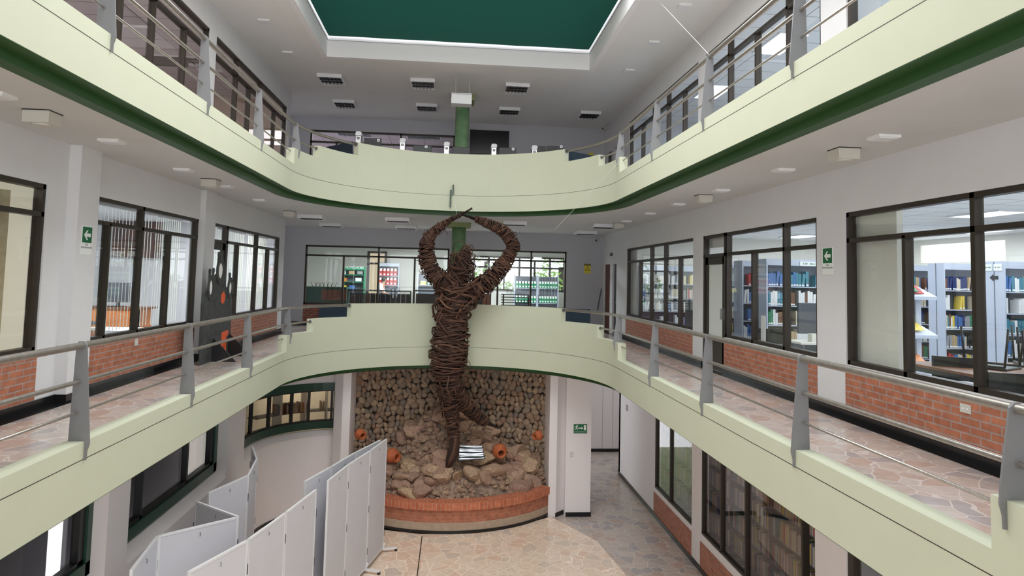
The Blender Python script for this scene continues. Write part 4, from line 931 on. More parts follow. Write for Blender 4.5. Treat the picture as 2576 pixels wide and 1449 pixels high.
def wrap(mb, sp, n, rv, tilt=.25, span=(.5, 1.3), flat=.8, t0=0, t1=1, wild=.1, core=.86):
    m = max(8, len(sp) * 4); pts = []; rs = []
    for i in range(m + 1): p, r = samp(sp, i / m); pts.append(p); rs.append(r * core * .92)
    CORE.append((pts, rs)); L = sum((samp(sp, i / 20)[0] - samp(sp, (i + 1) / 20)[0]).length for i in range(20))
    for k in range(n):
        tc = t0 + (t1 - t0) * (k + rnd()) / n; sp_ = U(*span) * 2 * PI; a0 = U(0, 2 * PI); pit = random.gauss(0, tilt); q = max(7, int(sp_ * 2.2)); P = []; rr = U(*rv); ro = U(-.10, .14); ph = U(0, 6); ph2 = U(0, 6); wig = U(.03, .16)
        for i in range(q + 1):
            s_ = i / q - .5; a = a0 + sp_ * s_; p, r, d, e, g = frame_at(sp, max(0, min(1, tc)))
            off = pit * r * math.cos(a + ph) + s_ * U(.01, .05) * (1 if pit > 0 else -1)
            R = r * (1 + ro + wild * math.sin(3 * a + ph) * .5) + rr * .6; P.append(p + e * (R * math.cos(a)) + g * (R * flat * math.sin(a)) + d * (off + r * wig * math.sin(2.3 * a + ph2)))
        mb.tube(P, [rr * (.45 if i in (0, q) else 1) for i in range(q + 1)], 6)
def sticks(mb, sp, n, rv, ln, t0=0, t1=1, out=1.0, wild=.5):
    for k in range(n):
        t = U(t0, t1); p, r, d, e, g = frame_at(sp, t); a = U(0, 2 * PI); n_ = e * math.cos(a) + g * math.sin(a) * .8; s_ = p + n_ * r * out; v = (d * U(-1, 1) + n_ * U(-.2, wild) + n_.cross(d) * U(-.8, .8)).normalized() * U(*ln); P = [s_ - v * .5, s_ - v * .15 + n_ * U(0, .03), s_ + v * .2 + n_ * U(0, .03), s_ + v * .5 - n_ * .02]
        rr = U(*rv); mb.tube(P, [rr * .6, rr, rr * .9, rr * .3], 6)
random.seed(21)
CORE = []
M['core'] = mat('shadowed_core_twigs', (.012, .007, .005), .95, noise=(.03, .014, .009), nscale=25, bump=1)  # near-black colour stands in for shade in the gaps between vines
torso = spine([(1127, 945, 33), (1128, 915, 42), (1131, 880, 43), (1133, 845, 42), (1136, 812, 36), (1139, 788, 32), (1142, 765, 41), (1147, 742, 46), (1152, 722, 36), (1156, 704, 24)])
mb = MB(); wrap(mb, torso, 96, (.009, .021), .16, (.5, 1.4), .75, 0, .55, .16, .8); wrap(mb, torso, 54, (.013, .030), .75, (.35, .9), .75, .5, 1, .3, .76); sticks(mb, torso, 46, (.010, .022), (.25, .6), .45, .95, 1.02, .15); mb.build('torso', M['vine'], fig, smooth=True)
larm = spine([(1150, 735, 14), (1128, 722, 22), (1105, 704, 23), (1084, 678, 19), (1073, 645, 18), (1075, 609, 16), (1088, 587, 10), (1113, 567, 9), (1134, 553, 6), (1160, 540, 4), (1188, 523, 1.6)])
mb = MB(); wrap(mb, larm, 170, (.006, .015), .3, (.4, 1.1), .9, .12, .70, .15); wrap(mb, larm, 50, (.005, .009), .5, (.3, .8), .9, .68, .9, .1); sticks(mb, larm, 55, (.006, .012), (.12, .3), .15, .65, 1.1, .5)
for k in range(5):
    P = [samp(larm, t)[0] + Vector((U(-.03, .03), U(-.03, .03), U(-.04, .04))) for t in (.6, .68, .76, .84, .92, 1)]; mb.tube(P, [.01, .011, .010, .009, .007, .003], 6)
mb.tube([at(1127, 590, Y=FY), at(1118, 577, Y=FY), at(1134, 560, Y=FY)], .006, 6); mb.tube([at(1098, 596, Y=FY), at(1110, 588, Y=FY), at(1126, 570, Y=FY)], .005, 6)
mb.build('arm', M['vine'], fig, smooth=True)
rarm = spine([(1150, 742, 14), (1182, 738, 20), (1211, 723, 22), (1238, 698, 20), (1264, 669, 18), (1281, 643, 14), (1290, 616, 15), (1267, 583, 14), (1238, 567, 11), (1210, 556, 9), (1181, 546, 4), (1160, 540, 2)])
mb = MB(); wrap(mb, rarm, 85, (.009, .017), .45, (.4, 1.1), .9, .08, .4, .15); wrap(mb, rarm, 150, (.007, .013), .25, (.4, 1.1), .9, .36, .86, .1); sticks(mb, rarm, 45, (.006, .014), (.12, .32), .1, .6, 1.1, .4); mb.build('arm', M['vine'], fig, smooth=True)
head = spine([(1150, 716, 18), (1153, 703, 22), (1157, 690, 26), (1161, 672, 28), (1163, 655, 25), (1169, 643, 13), (1174, 632, 10)])
mb = MB(); wrap(mb, head, 70, (.007, .014), 1.1, (.25, .7), .95, 0, 1, .45, .8); sticks(mb, head, 260, (.004, .010), (.08, .2), 0, .92, 1.05, 1.0)
c = at(1187, 655, Y=FY); mb.tube([c + Vector((.10 * math.cos(a), 0, .13 * math.sin(a))) for a in [i * .5 - 1.6 for i in range(9)]], .004, 6)
mb.build('head', M['vine'], fig, smooth=True)
leg = spine([(1128, 950, 29), (1130, 985, 25), (1132, 1020, 21), (1137, 1056, 17), (1141, 1088, 13), (1143, 1120, 12), (1138, 1146, 14), (1126, 1176, 6)])
mb = MB(); wrap(mb, leg, 130, (.007, .014), .3, (.4, 1.1), .9, 0, .62, .1); sticks(mb, leg, 26, (.010, .016), (.4, .8), 0, .4, 1.0, .1)
for k in range(9):
    ph = k * .7; mb.tube([frame_at(leg, t)[0] + frame_at(leg, t)[3] * (frame_at(leg, t)[1] * .75 * math.cos(ph + t * 2)) + frame_at(leg, t)[4] * (frame_at(leg, t)[1] * .75 * math.sin(ph + t * 2)) for t in (.55, .65, .74, .82, .9, 1)], [.03, .04, .042, .045, .04, .012], 7)
mb.build('leg', M['vine'], fig, smooth=True)
bleg = spine([(1136, 955, 24), (1146, 990, 22), (1165, 1014, 17), (1190, 1038, 15), (1212, 1056, 13), (1232, 1066, 6), (1256, 1078, 2)], FY, [0, .1, .3, .5, .65, .7, .75])
mb = MB(); wrap(mb, bleg, 120, (.007, .014), .3, (.4, 1.1), .9, 0, .78, .15); mb.tube([at(1216, 1062, Y=FY + .6), at(1222, 1078, Y=FY + .6), at(1240, 1082, Y=FY + .62)], .01, 6); mb.build('leg', M['vine'], fig, smooth=True)
mb = MB()   # loose loops standing off the body
for P, r in (([(1112, 778), (1101, 800), (1097, 818), (1110, 830)], .014), ([(1172, 900), (1183, 915), (1181, 935), (1168, 948)], .008), ([(1113, 790), (1104, 808), (1115, 826), (1130, 842)], .022), ([(1130, 945), (1124, 975), (1134, 1005)], .02), ([(1168, 935), (1166, 965), (1158, 990)], .012), ([(1176, 700), (1196, 730), (1215, 755)], .022), ([(1198, 745), (1175, 768), (1150, 792)], .016)):
    mb.tube([at(x, y, Y=FY - .33) for x, y in P], r, 7)
mb.build('loose_vine', M['vine'], fig, smooth=True)

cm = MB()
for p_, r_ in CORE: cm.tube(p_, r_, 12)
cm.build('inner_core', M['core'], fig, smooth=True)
# ---------------------------------------------------------------- bracket and cords
t = thing('wall_bracket', 'dark green metal bracket on the front of the top parapet', 'bracket', at(1137, 490, Y=15.78))
mb = MB(); a, b = at(1131, 521, Y=15.76), at(1136, 478, Y=15.76); mb.box(a.x, b.x, 15.73, 15.79, a.z, b.z); mb.build('lower_bar', M['dgreen'], t)
a, b = at(1138, 489, Y=15.76), at(1142, 465, Y=15.76); MB().box(a.x, b.x, 15.72, 15.79, a.z, b.z).build('upper_bar', M['dgreen'], t)
def cord(P, label, r=.0025): return tag(setbase(MB().tube(P, r, 5).build('cord', M['paper'])), label, 'cord')
cord([at(1141, 490, Y=15.72), at(1150, 542, Y=15.15)], 'thin string from the parapet bracket to the figure hands')
cord([(3.1, 12.5, 2.28), at(1395, 578, Y=14.6)], 'thin diagonal cord running down from the top right railing', .003)
cord([(3.2, 8.13, 2.96), at(1655, 0, Z=5.06)], 'thin cord rising from the top right railing to the skylight edge', .003)

# ---------------------------------------------------------------- folding screens
ZT = -3.25
def screen(pts, label, zt=ZT, feet=(), thick=.03):
    P = [at(x, y, Z=zt) for x, y in pts]; c = sum(P, Vector()) / len(P); t = thing('folding_screen', label, 'folding screen', (c.x, c.y, F1 + .035), 'white folding screens in the hall')
    for i in range(len(P) - 1):
        a, b = P[i], P[i + 1]; d = (b - a); d.z = 0; L = d.length; d.normalize(); a2, b2 = a + d * .008, b - d * .008; n_ = Vector((d.y, -d.x, 0))
        if n_.dot(Vector((0, 0, 0)) - a) < 0: n_ = -n_
        zb = F1 + .12; mb = MB(); mid = (a2 + b2) / 2
        mb.obox((mid.x, mid.y, (zt + zb) / 2), d, (b2 - a2).length / 2 - .02, n_, thick * .36, (0, 0, 1), (zt - zb) / 2 - .02)
        leaf = mb.build('leaf', M['screen'], t)
        fr = MB()
        for q in (a2 + d * .012, b2 - d * .012): fr.obox((q.x, q.y, (zt + zb) / 2), d, .013, n_, thick / 2, (0, 0, 1), (zt - zb) / 2)
        for z in (zt - .013, zb + .013): fr.obox((mid.x, mid.y, z), d, (b2 - a2).length / 2 - .02, n_, thick / 2, (0, 0, 1), .013)
        o = fr.build('leaf_frame', M['white'], leaf); 
        # small latch hook near the top and hinge at the joint
        q = mid + n_ * .02; MB().tube([(q.x, q.y, zt - .08), (q.x + .012, q.y, zt - .10), (q.x + .004, q.y, zt - .13)], .004, 5).build('hook', M['greyd'], leaf)
        for z in (zt - .35, (zt + zb) / 2, zb + .3): q = b + n_ * .018; MB().obox((q.x, q.y, z), d, .006, n_, .004, (0, 0, 1), .06).build('hinge', M['greyd'], leaf)
    for i, ft in feet:
        p = P[i]; d = Vector(ft).normalized(); z = F1 + .10
        MB().bar((p.x - d.x * .12, p.y - d.y * .12, z), (p.x + d.x * .28, p.y + d.y * .28, z), .035, .035).bar((p.x, p.y, z), (p.x + d.x * .03, p.y + d.y * .03, z + .12), .03, .03).build('foot', M['white'], t)
        for s_ in (-.10, .26): MB().lathe([(.03, -.012), (.03, .012)], (p.x + d.x * s_, p.y + d.y * s_, F1 + .066), (-d.y, d.x, 0), 12).build('caster', M['rubber'], t)
    return t
screen([(824.5, 1209), (876, 1168), (931, 1133), (972.6, 1103)], 'tall white folding screen nearest the grotto, front wing', feet=((3, (1, .2)), (2, (1, -.3))))
screen([(765.5, 1211), (832, 1174), (894.7, 1137), (957, 1106)], 'white folding screen behind the one nearest the grotto, bluish face')
screen([(472, 1439), (623, 1357), (718, 1289), (795.4, 1230)], 'white folding screen in the foreground, three leaves rising to the right')
screen([(329.5, 1434), (396.3, 1347), (600, 1299), (493, 1260)], 'white folding screen zigzagging at the left foreground')
screen([(523.6, 1239), (624.4, 1195), (646, 1153), (634, 1121)], 'white folding screen by the left curved wall')

# ================================================================ FURNITURE BEHIND THE GLASS
BC = {'white': (.72, .72, .70), 'cream': (.62, .55, .40), 'blue': (.06, .15, .36), 'teal': (.05, .20, .26), 'navy': (.015, .03, .12), 'red': (.42, .03, .025), 'green': (.03, .20, .09),
      'brown': (.16, .07, .035), 'black': (.015, .015, .018), 'yellow': (.70, .52, .05), 'grey': (.30, .31, .32), 'maroon': (.20, .02, .04), 'orange': (.65, .22, .04), 'tan': (.45, .33, .18)}
BM = {}
for k, c in BC.items():
    me_m = mat('book_' + k, c, .5); mb = MB().box(-.5, .5, -.5, .5, 0, 1); me = bpy.data.meshes.new('book')
    n0 = 6; mb.box(-.42, .42, -.53, -.5, .05, .16)      # paper call-number tag at the foot of the spine
    me.from_pydata(mb.v, [], mb.f); me.materials.append(me_m); me.materials.append(M['paper'])
    for i in range(n0, 12): me.polygons[i].material_index = 1
    BM[k] = me
nbook = [0]; rest = MB()
ORD = 'first second third fourth fifth sixth seventh eighth ninth tenth eleventh twelfth thirteenth fourteenth fifteenth sixteenth seventeenth eighteenth nineteenth twentieth 21st 22nd 23rd 24th 25th 26th 27th 28th 29th 30th 31st 32nd 33rd 34th 35th'.split()
def book(c, x, y, z, w, d, h, lean, where, group, vert=True, rz=0):
    nbook[0] += 1; o = bpy.data.objects.new('book', BM[c]); COL.objects.link(o); o.location = (x, y, z); o.scale = (w, d, h); o.rotation_euler = (0, lean, rz)
    tag(o, '%s book%s' % (c, where), 'book', group); return o
def row(x0, x1, yf, z, hmax, where, group, cols, indiv=True, wr=(.028, .055), gap=.06, depth=.2, side=-1, fill=1.0):
    """books standing along x, spines towards -y"""
    x = x0; col = random.choice(cols); run = random.randint(1, 3); cnt_ = 0
    while x < x1 - .06:
        if rnd() < gap: x += U(.05, .22); continue
        if run <= 0: col = random.choice(cols); run = random.randint(1, 3)
        run -= 1; w = U(*wr); h = hmax * U(.74, .98); lean = 0 if rnd() < .85 else U(.05, .16); d = depth * U(.8, 1)
        if x + w > x1 or x > x0 + (x1 - x0) * fill: break
        if indiv: cnt_ += 1; book(col, x + w / 2, yf + d / 2, z, w * .94, d, h, lean, ' %s from left %s' % (ORD[cnt_ - 1], where), group)
        else: rest.box(x, x + w * .92, yf, yf + d, z, z + h)
        x += w + (.03 if lean else 0)
def bookcase(name, label, x0, x1, y0, y1, z0, z1, shelves, m='grey', header=.12, cat='bookcase', back=True, ends=True, group=None, hl=None):
    t = thing(name, label, cat, ((x0 + x1) / 2, (y0 + y1) / 2, z0), group)
    if ends:
        for x in (x0, x1): MB().box(x - .015, x + .015, y0, y1, z0, z1).build('end_panel', M[m], t)
    for z in shelves: MB().box(x0 + .015, x1 - .015, y0 + .01, y1 - .01, z - .02, z).build('shelf', M[m], t)
    if header: MB().box(x0 + .015, x1 - .015, y0, y0 + .02, z1 - header, z1).build('header_panel', M[m], t)
    if back: MB().box(x0 + .015, x1 - .015, (y0 + y1) / 2 - .008, (y0 + y1) / 2 + .008, z0, z1 - .05).build('back_panel', M['greyd'], t)
    return t
random.seed(11)
MIX = ['white', 'cream', 'blue', 'teal', 'navy', 'red', 'green', 'brown', 'black', 'yellow', 'grey', 'tan', 'white', 'cream']
SH = [-1.50, -1.13, -.76, -.39, -.02]; SN = ['bottom', 'second', 'third', 'fourth', 'top']
# stacks seen through the middle window (rows at y = 12.2, 13.4 ...) and through the near window (x from 9.45)
bookcase('bookcase', 'grey library bookcase behind the middle right window, reference books and white tag', 5.97, 8.1, 12.2, 12.62, F2, .5, SH)
bookcase('bookcase', 'grey library bookcase just behind the reference bookcase, middle right window', 6.05, 8.1, 13.45, 13.87, F2, .5, SH)
bookcase('bookcase', 'grey library bookcase third in line behind the middle right window', 6.1, 8.1, 14.7, 15.12, F2, .5, SH)
for i, z in enumerate(SH):
    cols = (['white', 'grey', 'blue'], ['yellow', 'yellow', 'white', 'tan'], ['brown', 'black', 'white', 'green', 'cream'], ['brown', 'brown', 'white', 'white', 'teal'], ['white', 'brown', 'teal', 'blue'])[i]
    w_ = 'on the %s shelf of the reference bookcase' % SN[i]; row(6.0, 7.25, 12.22, z, .30, w_, 'books on the reference bookcase, %s shelf' % SN[i], cols, True, (.036, .062)); row(7.25, 8.08, 12.22, z, .30, '', '', cols, False)
    row(6.08, 6.6, 13.47, z, .30, 'on the %s shelf behind the reference bookcase' % SN[i], 'books behind the reference bookcase, %s shelf' % SN[i], ['blue', 'white', 'red', 'blue', 'white'], True, (.036, .06)); row(6.62, 8.08, 13.47, z, .3, '', '', MIX, False); row(6.15, 8.05, 14.72, z, .3, '', '', MIX, False)
t = thing('shelf_label', 'pale green shelf label on the header of the reference bookcase', 'label', (6.75, 12.19, .40)); MB().box(6.62, 6.98, 12.185, 12.195, .38, .46).build('card', M['frost'], t); text('R 001 - 863.4', .045, (6.80, 12.182, .42), RB, M['egreen'], t)
for k, (yy, lab) in enumerate(((12.03, 'grey library bookcase with broad end panel behind the near right window'), (10.62, 'grey library bookcase with signed end panel, near right window'), (13.45, 'grey library bookcase farthest back behind the near right window'), (9.2, 'grey library bookcase nearest the viewer, near right window'))):
    X0 = 9.45; bookcase('bookcase', lab, X0, 12.6, yy, yy + .43, F2, .5, SH); MB().box(X0 - .02, X0 - .0, yy + .20, yy + .215, F2, .5).build('seam', M['greyd'], list(COL.objects)[-1].parent if list(COL.objects)[-1].parent else None)
    for i, z in enumerate(SH):
        w_ = ('on the %s shelf of the broad-ended bookcase', 'on the %s shelf of the signed-end bookcase', 'on the %s shelf of the farthest bookcase', '')[k]
        if k in (0, 2): row(X0 + .03, X0 + (.95 if k == 0 else .75), yy + .02, z, .29, w_ % SN[i], 'books seen through the near right window', MIX, True, (.030, .05)); row(X0 + (.97 if k == 0 else .77), 12.5, yy + .02, z, .29, '', '', MIX, False)
        elif k == 1: row(X0 + .03, X0 + .45, yy + .02, z, .29, w_ % SN[i], 'books seen through the near right window', ['blue', 'yellow', 'white', 'teal'], True, (.034, .055)); row(X0 + .5, 12.5, yy + .02, z, .29, '', '', MIX, False)
        else: row(X0 + .03, 12.5, yy + .02, z, .29, '', '', MIX, False)
for (u, col, s_) in ((.12, 'white', '801 - 863.2'), (.33, 'frost', '863.2 - 986.1')):
    t = thing('shelf_label', 'small %s card high on the signed bookcase end panel' % ('pale blue' if col == 'white' else 'pale green'), 'label', (9.43, 10.62 + u, .36)); MB().box(9.425, 9.433, 10.62 + u - .085, 10.62 + u + .085, .34, .46).build('card', M[col], t); text(s_, .026, (9.423, 10.62 + u, .40), RXW, M['egreen'], t)
o = MB().prism([(10.92, .22), (10.84, .28), (10.84, .25), (10.74, .25), (10.74, .19), (10.84, .19), (10.84, .16)], 'x', 9.424, 9.43).build('arrow_mark', M['blackp']); tag(setbase(o), 'black arrow mark stuck on the signed bookcase end panel', 'mark')
# bookcase behind the far right window
bookcase('bookcase', 'grey bookcase of pale books behind the far right window', 5.06, 6.12, 17.5, 17.86, F2, .45, [-1.5, -1.14, -.78, -.42, -.04], header=.14)
bookcase('bookcase', 'grey bookcase right of the pale-book case, far right window', 6.16, 7.6, 17.5, 17.86, F2, .45, [-1.5, -1.14, -.78, -.42, -.04], header=.14)
for i, z in enumerate([-1.5, -1.14, -.78, -.42, -.04]):
    row(5.09, 6.10, 17.52, z, .28, 'on the %s shelf of the pale-book case' % SN[i], 'pale books behind the far right window', ['white', 'cream', 'white', 'blue', 'grey', 'orange' if i == 3 else 'white'], True, (.034, .06), .12); row(6.2, 7.5, 17.52, z, .28, '', '', ['white', 'cream', 'blue'], False)
# shelf of fallen magazines: display stand in the near library window
t = thing('display_stand', 'grey display stand with sloped magazine trays in the right library', 'display stand', (7.55, 9.75, F2)); sx = at(2308, 800, Y=9.75).x
MB().box(sx - .04, sx + .04, 9.72, 9.80, F2, -.0).build('upright', M['grey'], t)
for y0_, nm in ((745, 'upper'), (840, 'middle'), (925, 'lower')):
    z = at(2300, y0_, Y=9.75).z; MB().prism([(9.5, z), (9.95, z + .16), (9.95, z + .13), (9.5, z - .05)], 'x', sx - .5, sx + .14).build('tray', M['grey'], t)
def magazine(x, y, z, w, c, label):
    m = MB(); m.add([(x - w / 2, y - .20, z), (x + w / 2, y - .20, z), (x + w / 2, y, z + .13), (x - w / 2, y, z + .13)] + [(x - w / 2, y - .20, z + .008), (x + w / 2, y - .20, z + .008), (x + w / 2, y, z + .138), (x - w / 2, y, z + .138)], [(0, 3, 2, 1), (4, 5, 6, 7), (0, 1, 5, 4), (2, 3, 7, 6)])
    o = m.build('magazine', mat('cover_' + c, BC[c], .35)); return tag(setbase(o), label, 'magazine', 'magazines on the display stand')
for (px, py, w, c, l) in ((2293, 735, .16, 'red', 'red magazine on the upper tray of the display stand'), (2281, 730, .14, 'green', 'green magazine on the upper tray of the display stand'), (2290, 826, .22, 'yellow', 'yellow and black magazine on the middle tray'), (2296, 905, .18, 'orange', 'orange magazine on the lower tray'), (2285, 912, .15, 'blue', 'blue magazine on the lower tray')):
    p = at(px, py, Y=9.75); magazine(p.x, 9.78, p.z - .02, w, c, l)
# reading tables with upturned chairs
def table(x0, x1, y0, y1, z0, label, h=.73):
    t = thing('reading_table', label, 'table', ((x0 + x1) / 2, (y0 + y1) / 2, z0)); MB().box(x0, x1, y0, y1, z0 + h - .03, z0 + h).build('table_top', M['wood'], t, bevel=.005)
    MB().box(x0 + .05, x1 - .05, y0 + .05, y1 - .05, z0 + h - .09, z0 + h - .03).build('apron', M['blackp'], t)
    for x in (x0 + .06, x1 - .06):
        for y in (y0 + .06, y1 - .06): MB().box(x - .02, x + .02, y - .02, y + .02, z0, z0 + h - .09).build('leg', M['blackp'], t)
table(5.35, 7.1, 6.3, 7.55, F2, 'dark reading table carrying upturned chairs in the right library')
table(5.30, 6.6, 4.3, 5.6, F2, 'dark reading table nearest the viewer in the right library')
def chair(loc, rz, label, flip=False, group='black tubular chairs in the right library', first=[None]):
    if first[0] is None:
        t = thing('library_chair', label, 'chair', (0, 0, 0), group); r = .012
        MB().box(-.21, .21, -.21, .21, .43, .455).build('seat', M['blackp'], t, bevel=.01); m = MB()
        vs = [(x * .21, .20 + .03 * (1 - x * x) + .03 * (z - .5), z) for z in (.58, .68, .80, .84) for x in (-1, -.5, 0, .5, 1)]; n = len(vs)
        m.add(vs + [(x, y + .018, z) for x, y, z in vs], [(i, i + 1, i + 6, i + 5) for j in range(3) for i in range(j * 5, j * 5 + 4)] + [(n + i, n + i + 5, n + i + 6, n + i + 1) for j in range(3) for i in range(j * 5, j * 5 + 4)] + [(i, i + n, i + n + 1, i + 1) for i in range(4)] + [(15 + i, 16 + i, 16 + i + n, 15 + i + n) for i in range(4)])
        m.build('backrest', M['blackp'], t)
        for sx in (-1, 1):
            MB().tube([(sx * .21, -.22, 0), (sx * .20, -.19, .42)], r, 8).build('leg', M['blackp'], t, smooth=True); MB().tube([(sx * .22, .24, 0), (sx * .20, .19, .42)], r, 8).build('leg', M['blackp'], t, smooth=True)
            MB().tube([(sx * .20, -.19, .42), (sx * .20, .19, .42), (sx * .20, .21, .60), (sx * .20, .235, .82)], r, 8).build('frame_tube', M['blackp'], t, smooth=True)
        first[0] = t
    else: t = dup(first[0], (0, 0, 0), label, group)
    t.location = loc; t.rotation_euler = (PI if flip else 0, 0, rz); return t
chair((5.75, 7.25, F2), 2.6, 'black tubular chair standing at the left end of the dark library table'); chair((5.25, 5.95, F2), 2.8, 'black tubular chair standing nearest the window frame, near right window')
TT = F2 + .73
chair((6.05, 7.0, TT + .455), .5, 'black chair upturned on the table, leftmost', True); chair((6.35, 6.55, TT + .455), 2.2, 'black chair upturned on the middle of the table', True)
chair((6.75, 7.15, TT + .455), -.6, 'black chair upturned at the far side of the table', True); chair((6.0, 5.15, TT + .455), 1.1, 'black chair upturned on the nearest table', True)
chair((5.55, 11.35, F2), 3.0, 'black chair behind the brown frosted-pane door'); 
# librarian's desk behind the middle window
t = thing('counter_desk', 'pale-topped office counter behind the middle right window', 'desk', (5.75, 9.6, F2)); MB().box(5.2, 6.6, 9.55, 10.1, -.88, -.85).build('desk_top', M['cream'], t); MB().box(5.25, 6.55, 9.98, 10.02, F2, -.88).build('front_panel', M['greyd'], t)
for x in (5.23, 6.55): MB().box(x, x + .03, 9.56, 10.08, F2, -.88).build('side_panel', M['greyd'], t)
t = thing('computer_monitor', 'wide dark monitor back on the counter, middle right window', 'monitor', (5.93, 10.35, -.85)); MB().box(5.62, 6.42, 10.4, 10.46, -.78, -.28).build('screen_back', M['greyd'], t, bevel=.01); MB().box(5.98, 6.06, 10.38, 10.40, -.62, -.56).build('logo_patch', M['silver'], t); MB().box(5.9, 6.1, 10.3, 10.5, -.85, -.83).box(5.97, 6.03, 10.42, 10.46, -.85, -.6).build('stand', M['greyd'], t)
for (x, w, h, m, l) in ((5.45, .13, .12, 'cream', 'small cream box on the counter, middle right window'), (5.72, .10, .10, 'greyd', 'small dark box on the counter, middle right window'), (5.95, .16, .08, 'grey', 'grey card index on the counter, middle right window')): tag(setbase(MB().box(x, x + w, 9.7, 9.82, -.85, -.85 + h).build('desk_box', M[m], bevel=.004)), l, 'box')
tag(setbase(MB().tube([(5.95, 9.58, -.84), (6.0, 9.5, -.9), (5.98, 9.5, -1.1), (6.06, 9.5, -1.3)], .006, 6).build('cable', M['cream'])), 'pale loose cable hanging off the counter, middle right window', 'cable')
tag(setbase(MB().box(5.0, 5.006, 10.28, 10.44, -.92, -.50).build('paper_sheet', M['paper'])), 'blank white sheet taped inside the middle right window', 'paper')
t = thing('filing_box', 'dark grey cabinet behind the far right window', 'cabinet', (5.5, 14.3, F2)); MB().box(5.2, 5.95, 14.05, 14.55, F2, -.38).build('body', M['greyd'], t); MB().box(5.2, 5.95, 14.03, 14.05, -.5, -.48).build('rim', M['white'], t)

# ---- back library seen over the middle parapet
def bx(px0, px1, py0, py1, Y): a, b = at(px0, py1, Y=Y), at(px1, py0, Y=Y); return a.x, b.x, a.z, b.z
Yg = 24.6; x0, x1, _, z1 = bx(862, 917, 672, 770, Yg)
t = bookcase('display_bookcase', 'green display bookcase headed NOVEDADES in the back library', x0, x1, Yg, Yg + .4, F2, z1, [at(890, 691, Y=Yg).z, at(890, 709, Y=Yg).z, at(890, 728, Y=Yg).z, -1.1], 'gbin', .12, group=None)
text('NOVEDADES', .115, ((x0 + x1) / 2, Yg - .004, z1 - .03), RB, M['signw'], t)
for (px, py, w, c, l) in ((865, 690, .14, 'white', 'white booklet, top shelf left, green NOVEDADES case'), (885, 690, .20, 'tan', 'tan booklet, top shelf middle, green NOVEDADES case'), (906, 690, .2, 'grey', 'grey booklet, top shelf right, green NOVEDADES case'), (866, 708, .18, 'orange', 'orange booklet, second shelf, green NOVEDADES case'), (902, 708, .22, 'white', 'white booklet, second shelf, green NOVEDADES case'), (866, 727, .16, 'yellow', 'yellow booklet, third shelf, green NOVEDADES case'), (886, 727, .2, 'blue', 'blue booklet, third shelf, green NOVEDADES case')):
    p = at(px, py, Y=Yg + .1); o = MB().box(p.x - w / 2, p.x + w / 2, Yg + .05, Yg + .1, p.z, p.z + .13).build('booklet', mat('booklet_' + c, BC[c], .5)); tag(setbase(o), l, 'booklet')
def binder(x, y, z, w, h, m, label, group, lean=0):
    t = thing('magazine_file', label, 'magazine file', (x, y, z), group)
    MB().prism([(y, z), (y + .22, z), (y + .22, z + h), (y + .12, z + h), (y, z + h * .45)], 'x', x - w / 2, x + w / 2).build('box', M[m], t)
    MB().box(x - w * .28, x + w * .28, y - .004, y, z + h * .12, z + h * .33).build('round_tag', M['paper'], t); MB().box(x - w * .35, x + w * .3, y + .05, y + .2, z + h * .3, z + h * 1.05).build('papers', M['paper'], t); return t
Yr = 25.6; x0, x1, _, z1 = bx(949, 1004, 663, 745, Yr); sh = [at(975, 694, Y=Yr).z, at(975, 717, Y=Yr).z, at(975, 741, Y=Yr).z]
bookcase('bookcase', 'grey bookcase of red magazine files in the back library', x0, x1, Yr, Yr + .35, F2, z1, sh, 'grey', .12)
for i, z in enumerate(sh[:2]):
    for k in range(5): binder(x0 + .10 + k * (x1 - x0 - .15) / 4.6, Yr + .02, z, .115, .27, 'red', 'red magazine file on the %s shelf, %s from the left' % (('upper', 'lower')[i], ordn0[k]), 'red magazine files')
Yw = 25.2; x0, x1, _, z1 = bx(1049, 1120, 686, 770, Yw); sh = [at(1090, 717, Y=Yw).z, -1.0]
bookcase('bookcase', 'low pale grey bookcase behind the figure, back library', x0, x1, Yw, Yw + .35, F2, z1, sh, 'grey', 0)
binder(at(1064, 715, Y=Yw).x, Yw + .02, sh[0], .20, .14, 'yellow', 'yellow magazine file on the low grey bookcase', None)
for k in range(4): binder(at(1079, 715, Y=Yw).x + k * .11, Yw + .02, sh[0], .09, .26, 'gbin', 'green magazine file beside the yellow one, %s from the left' % ordn0[k], 'green files beside the yellow one')
Yd = 25.4; x0, x1, _, z1 = bx(1294, 1405, 694, 770, Yd); xm = at(1353, 700, Y=Yd).x; sh = [at(1350, 725, Y=Yd).z, at(1350, 762, Y=Yd).z]
for (a, b, lab) in ((x0, xm - .02, 'pale grey bookcase of green files under the garden window, left unit'), (xm + .02, x1, 'pale grey bookcase of green files under the garden window, right unit')): bookcase('bookcase', lab, a, b, Yd, Yd + .35, F2, z1, sh, 'grey', 0)
for i, z in enumerate(sh):
    for j, (a, b) in enumerate(((x0, xm - .02), (xm + .02, x1))):
        n = 7
        for k in range(n): binder(a + .09 + k * (b - a - .16) / (n - 1), Yd + .02, z, .10, .25, 'gbin', 'green magazine file, %s shelf of the %s unit, %s' % (('upper', 'lower')[i], ('left', 'right')[j], ['leftmost', 'second', 'third', 'fourth', 'fifth', 'sixth', 'rightmost'][k]), 'green magazine files under the garden window')
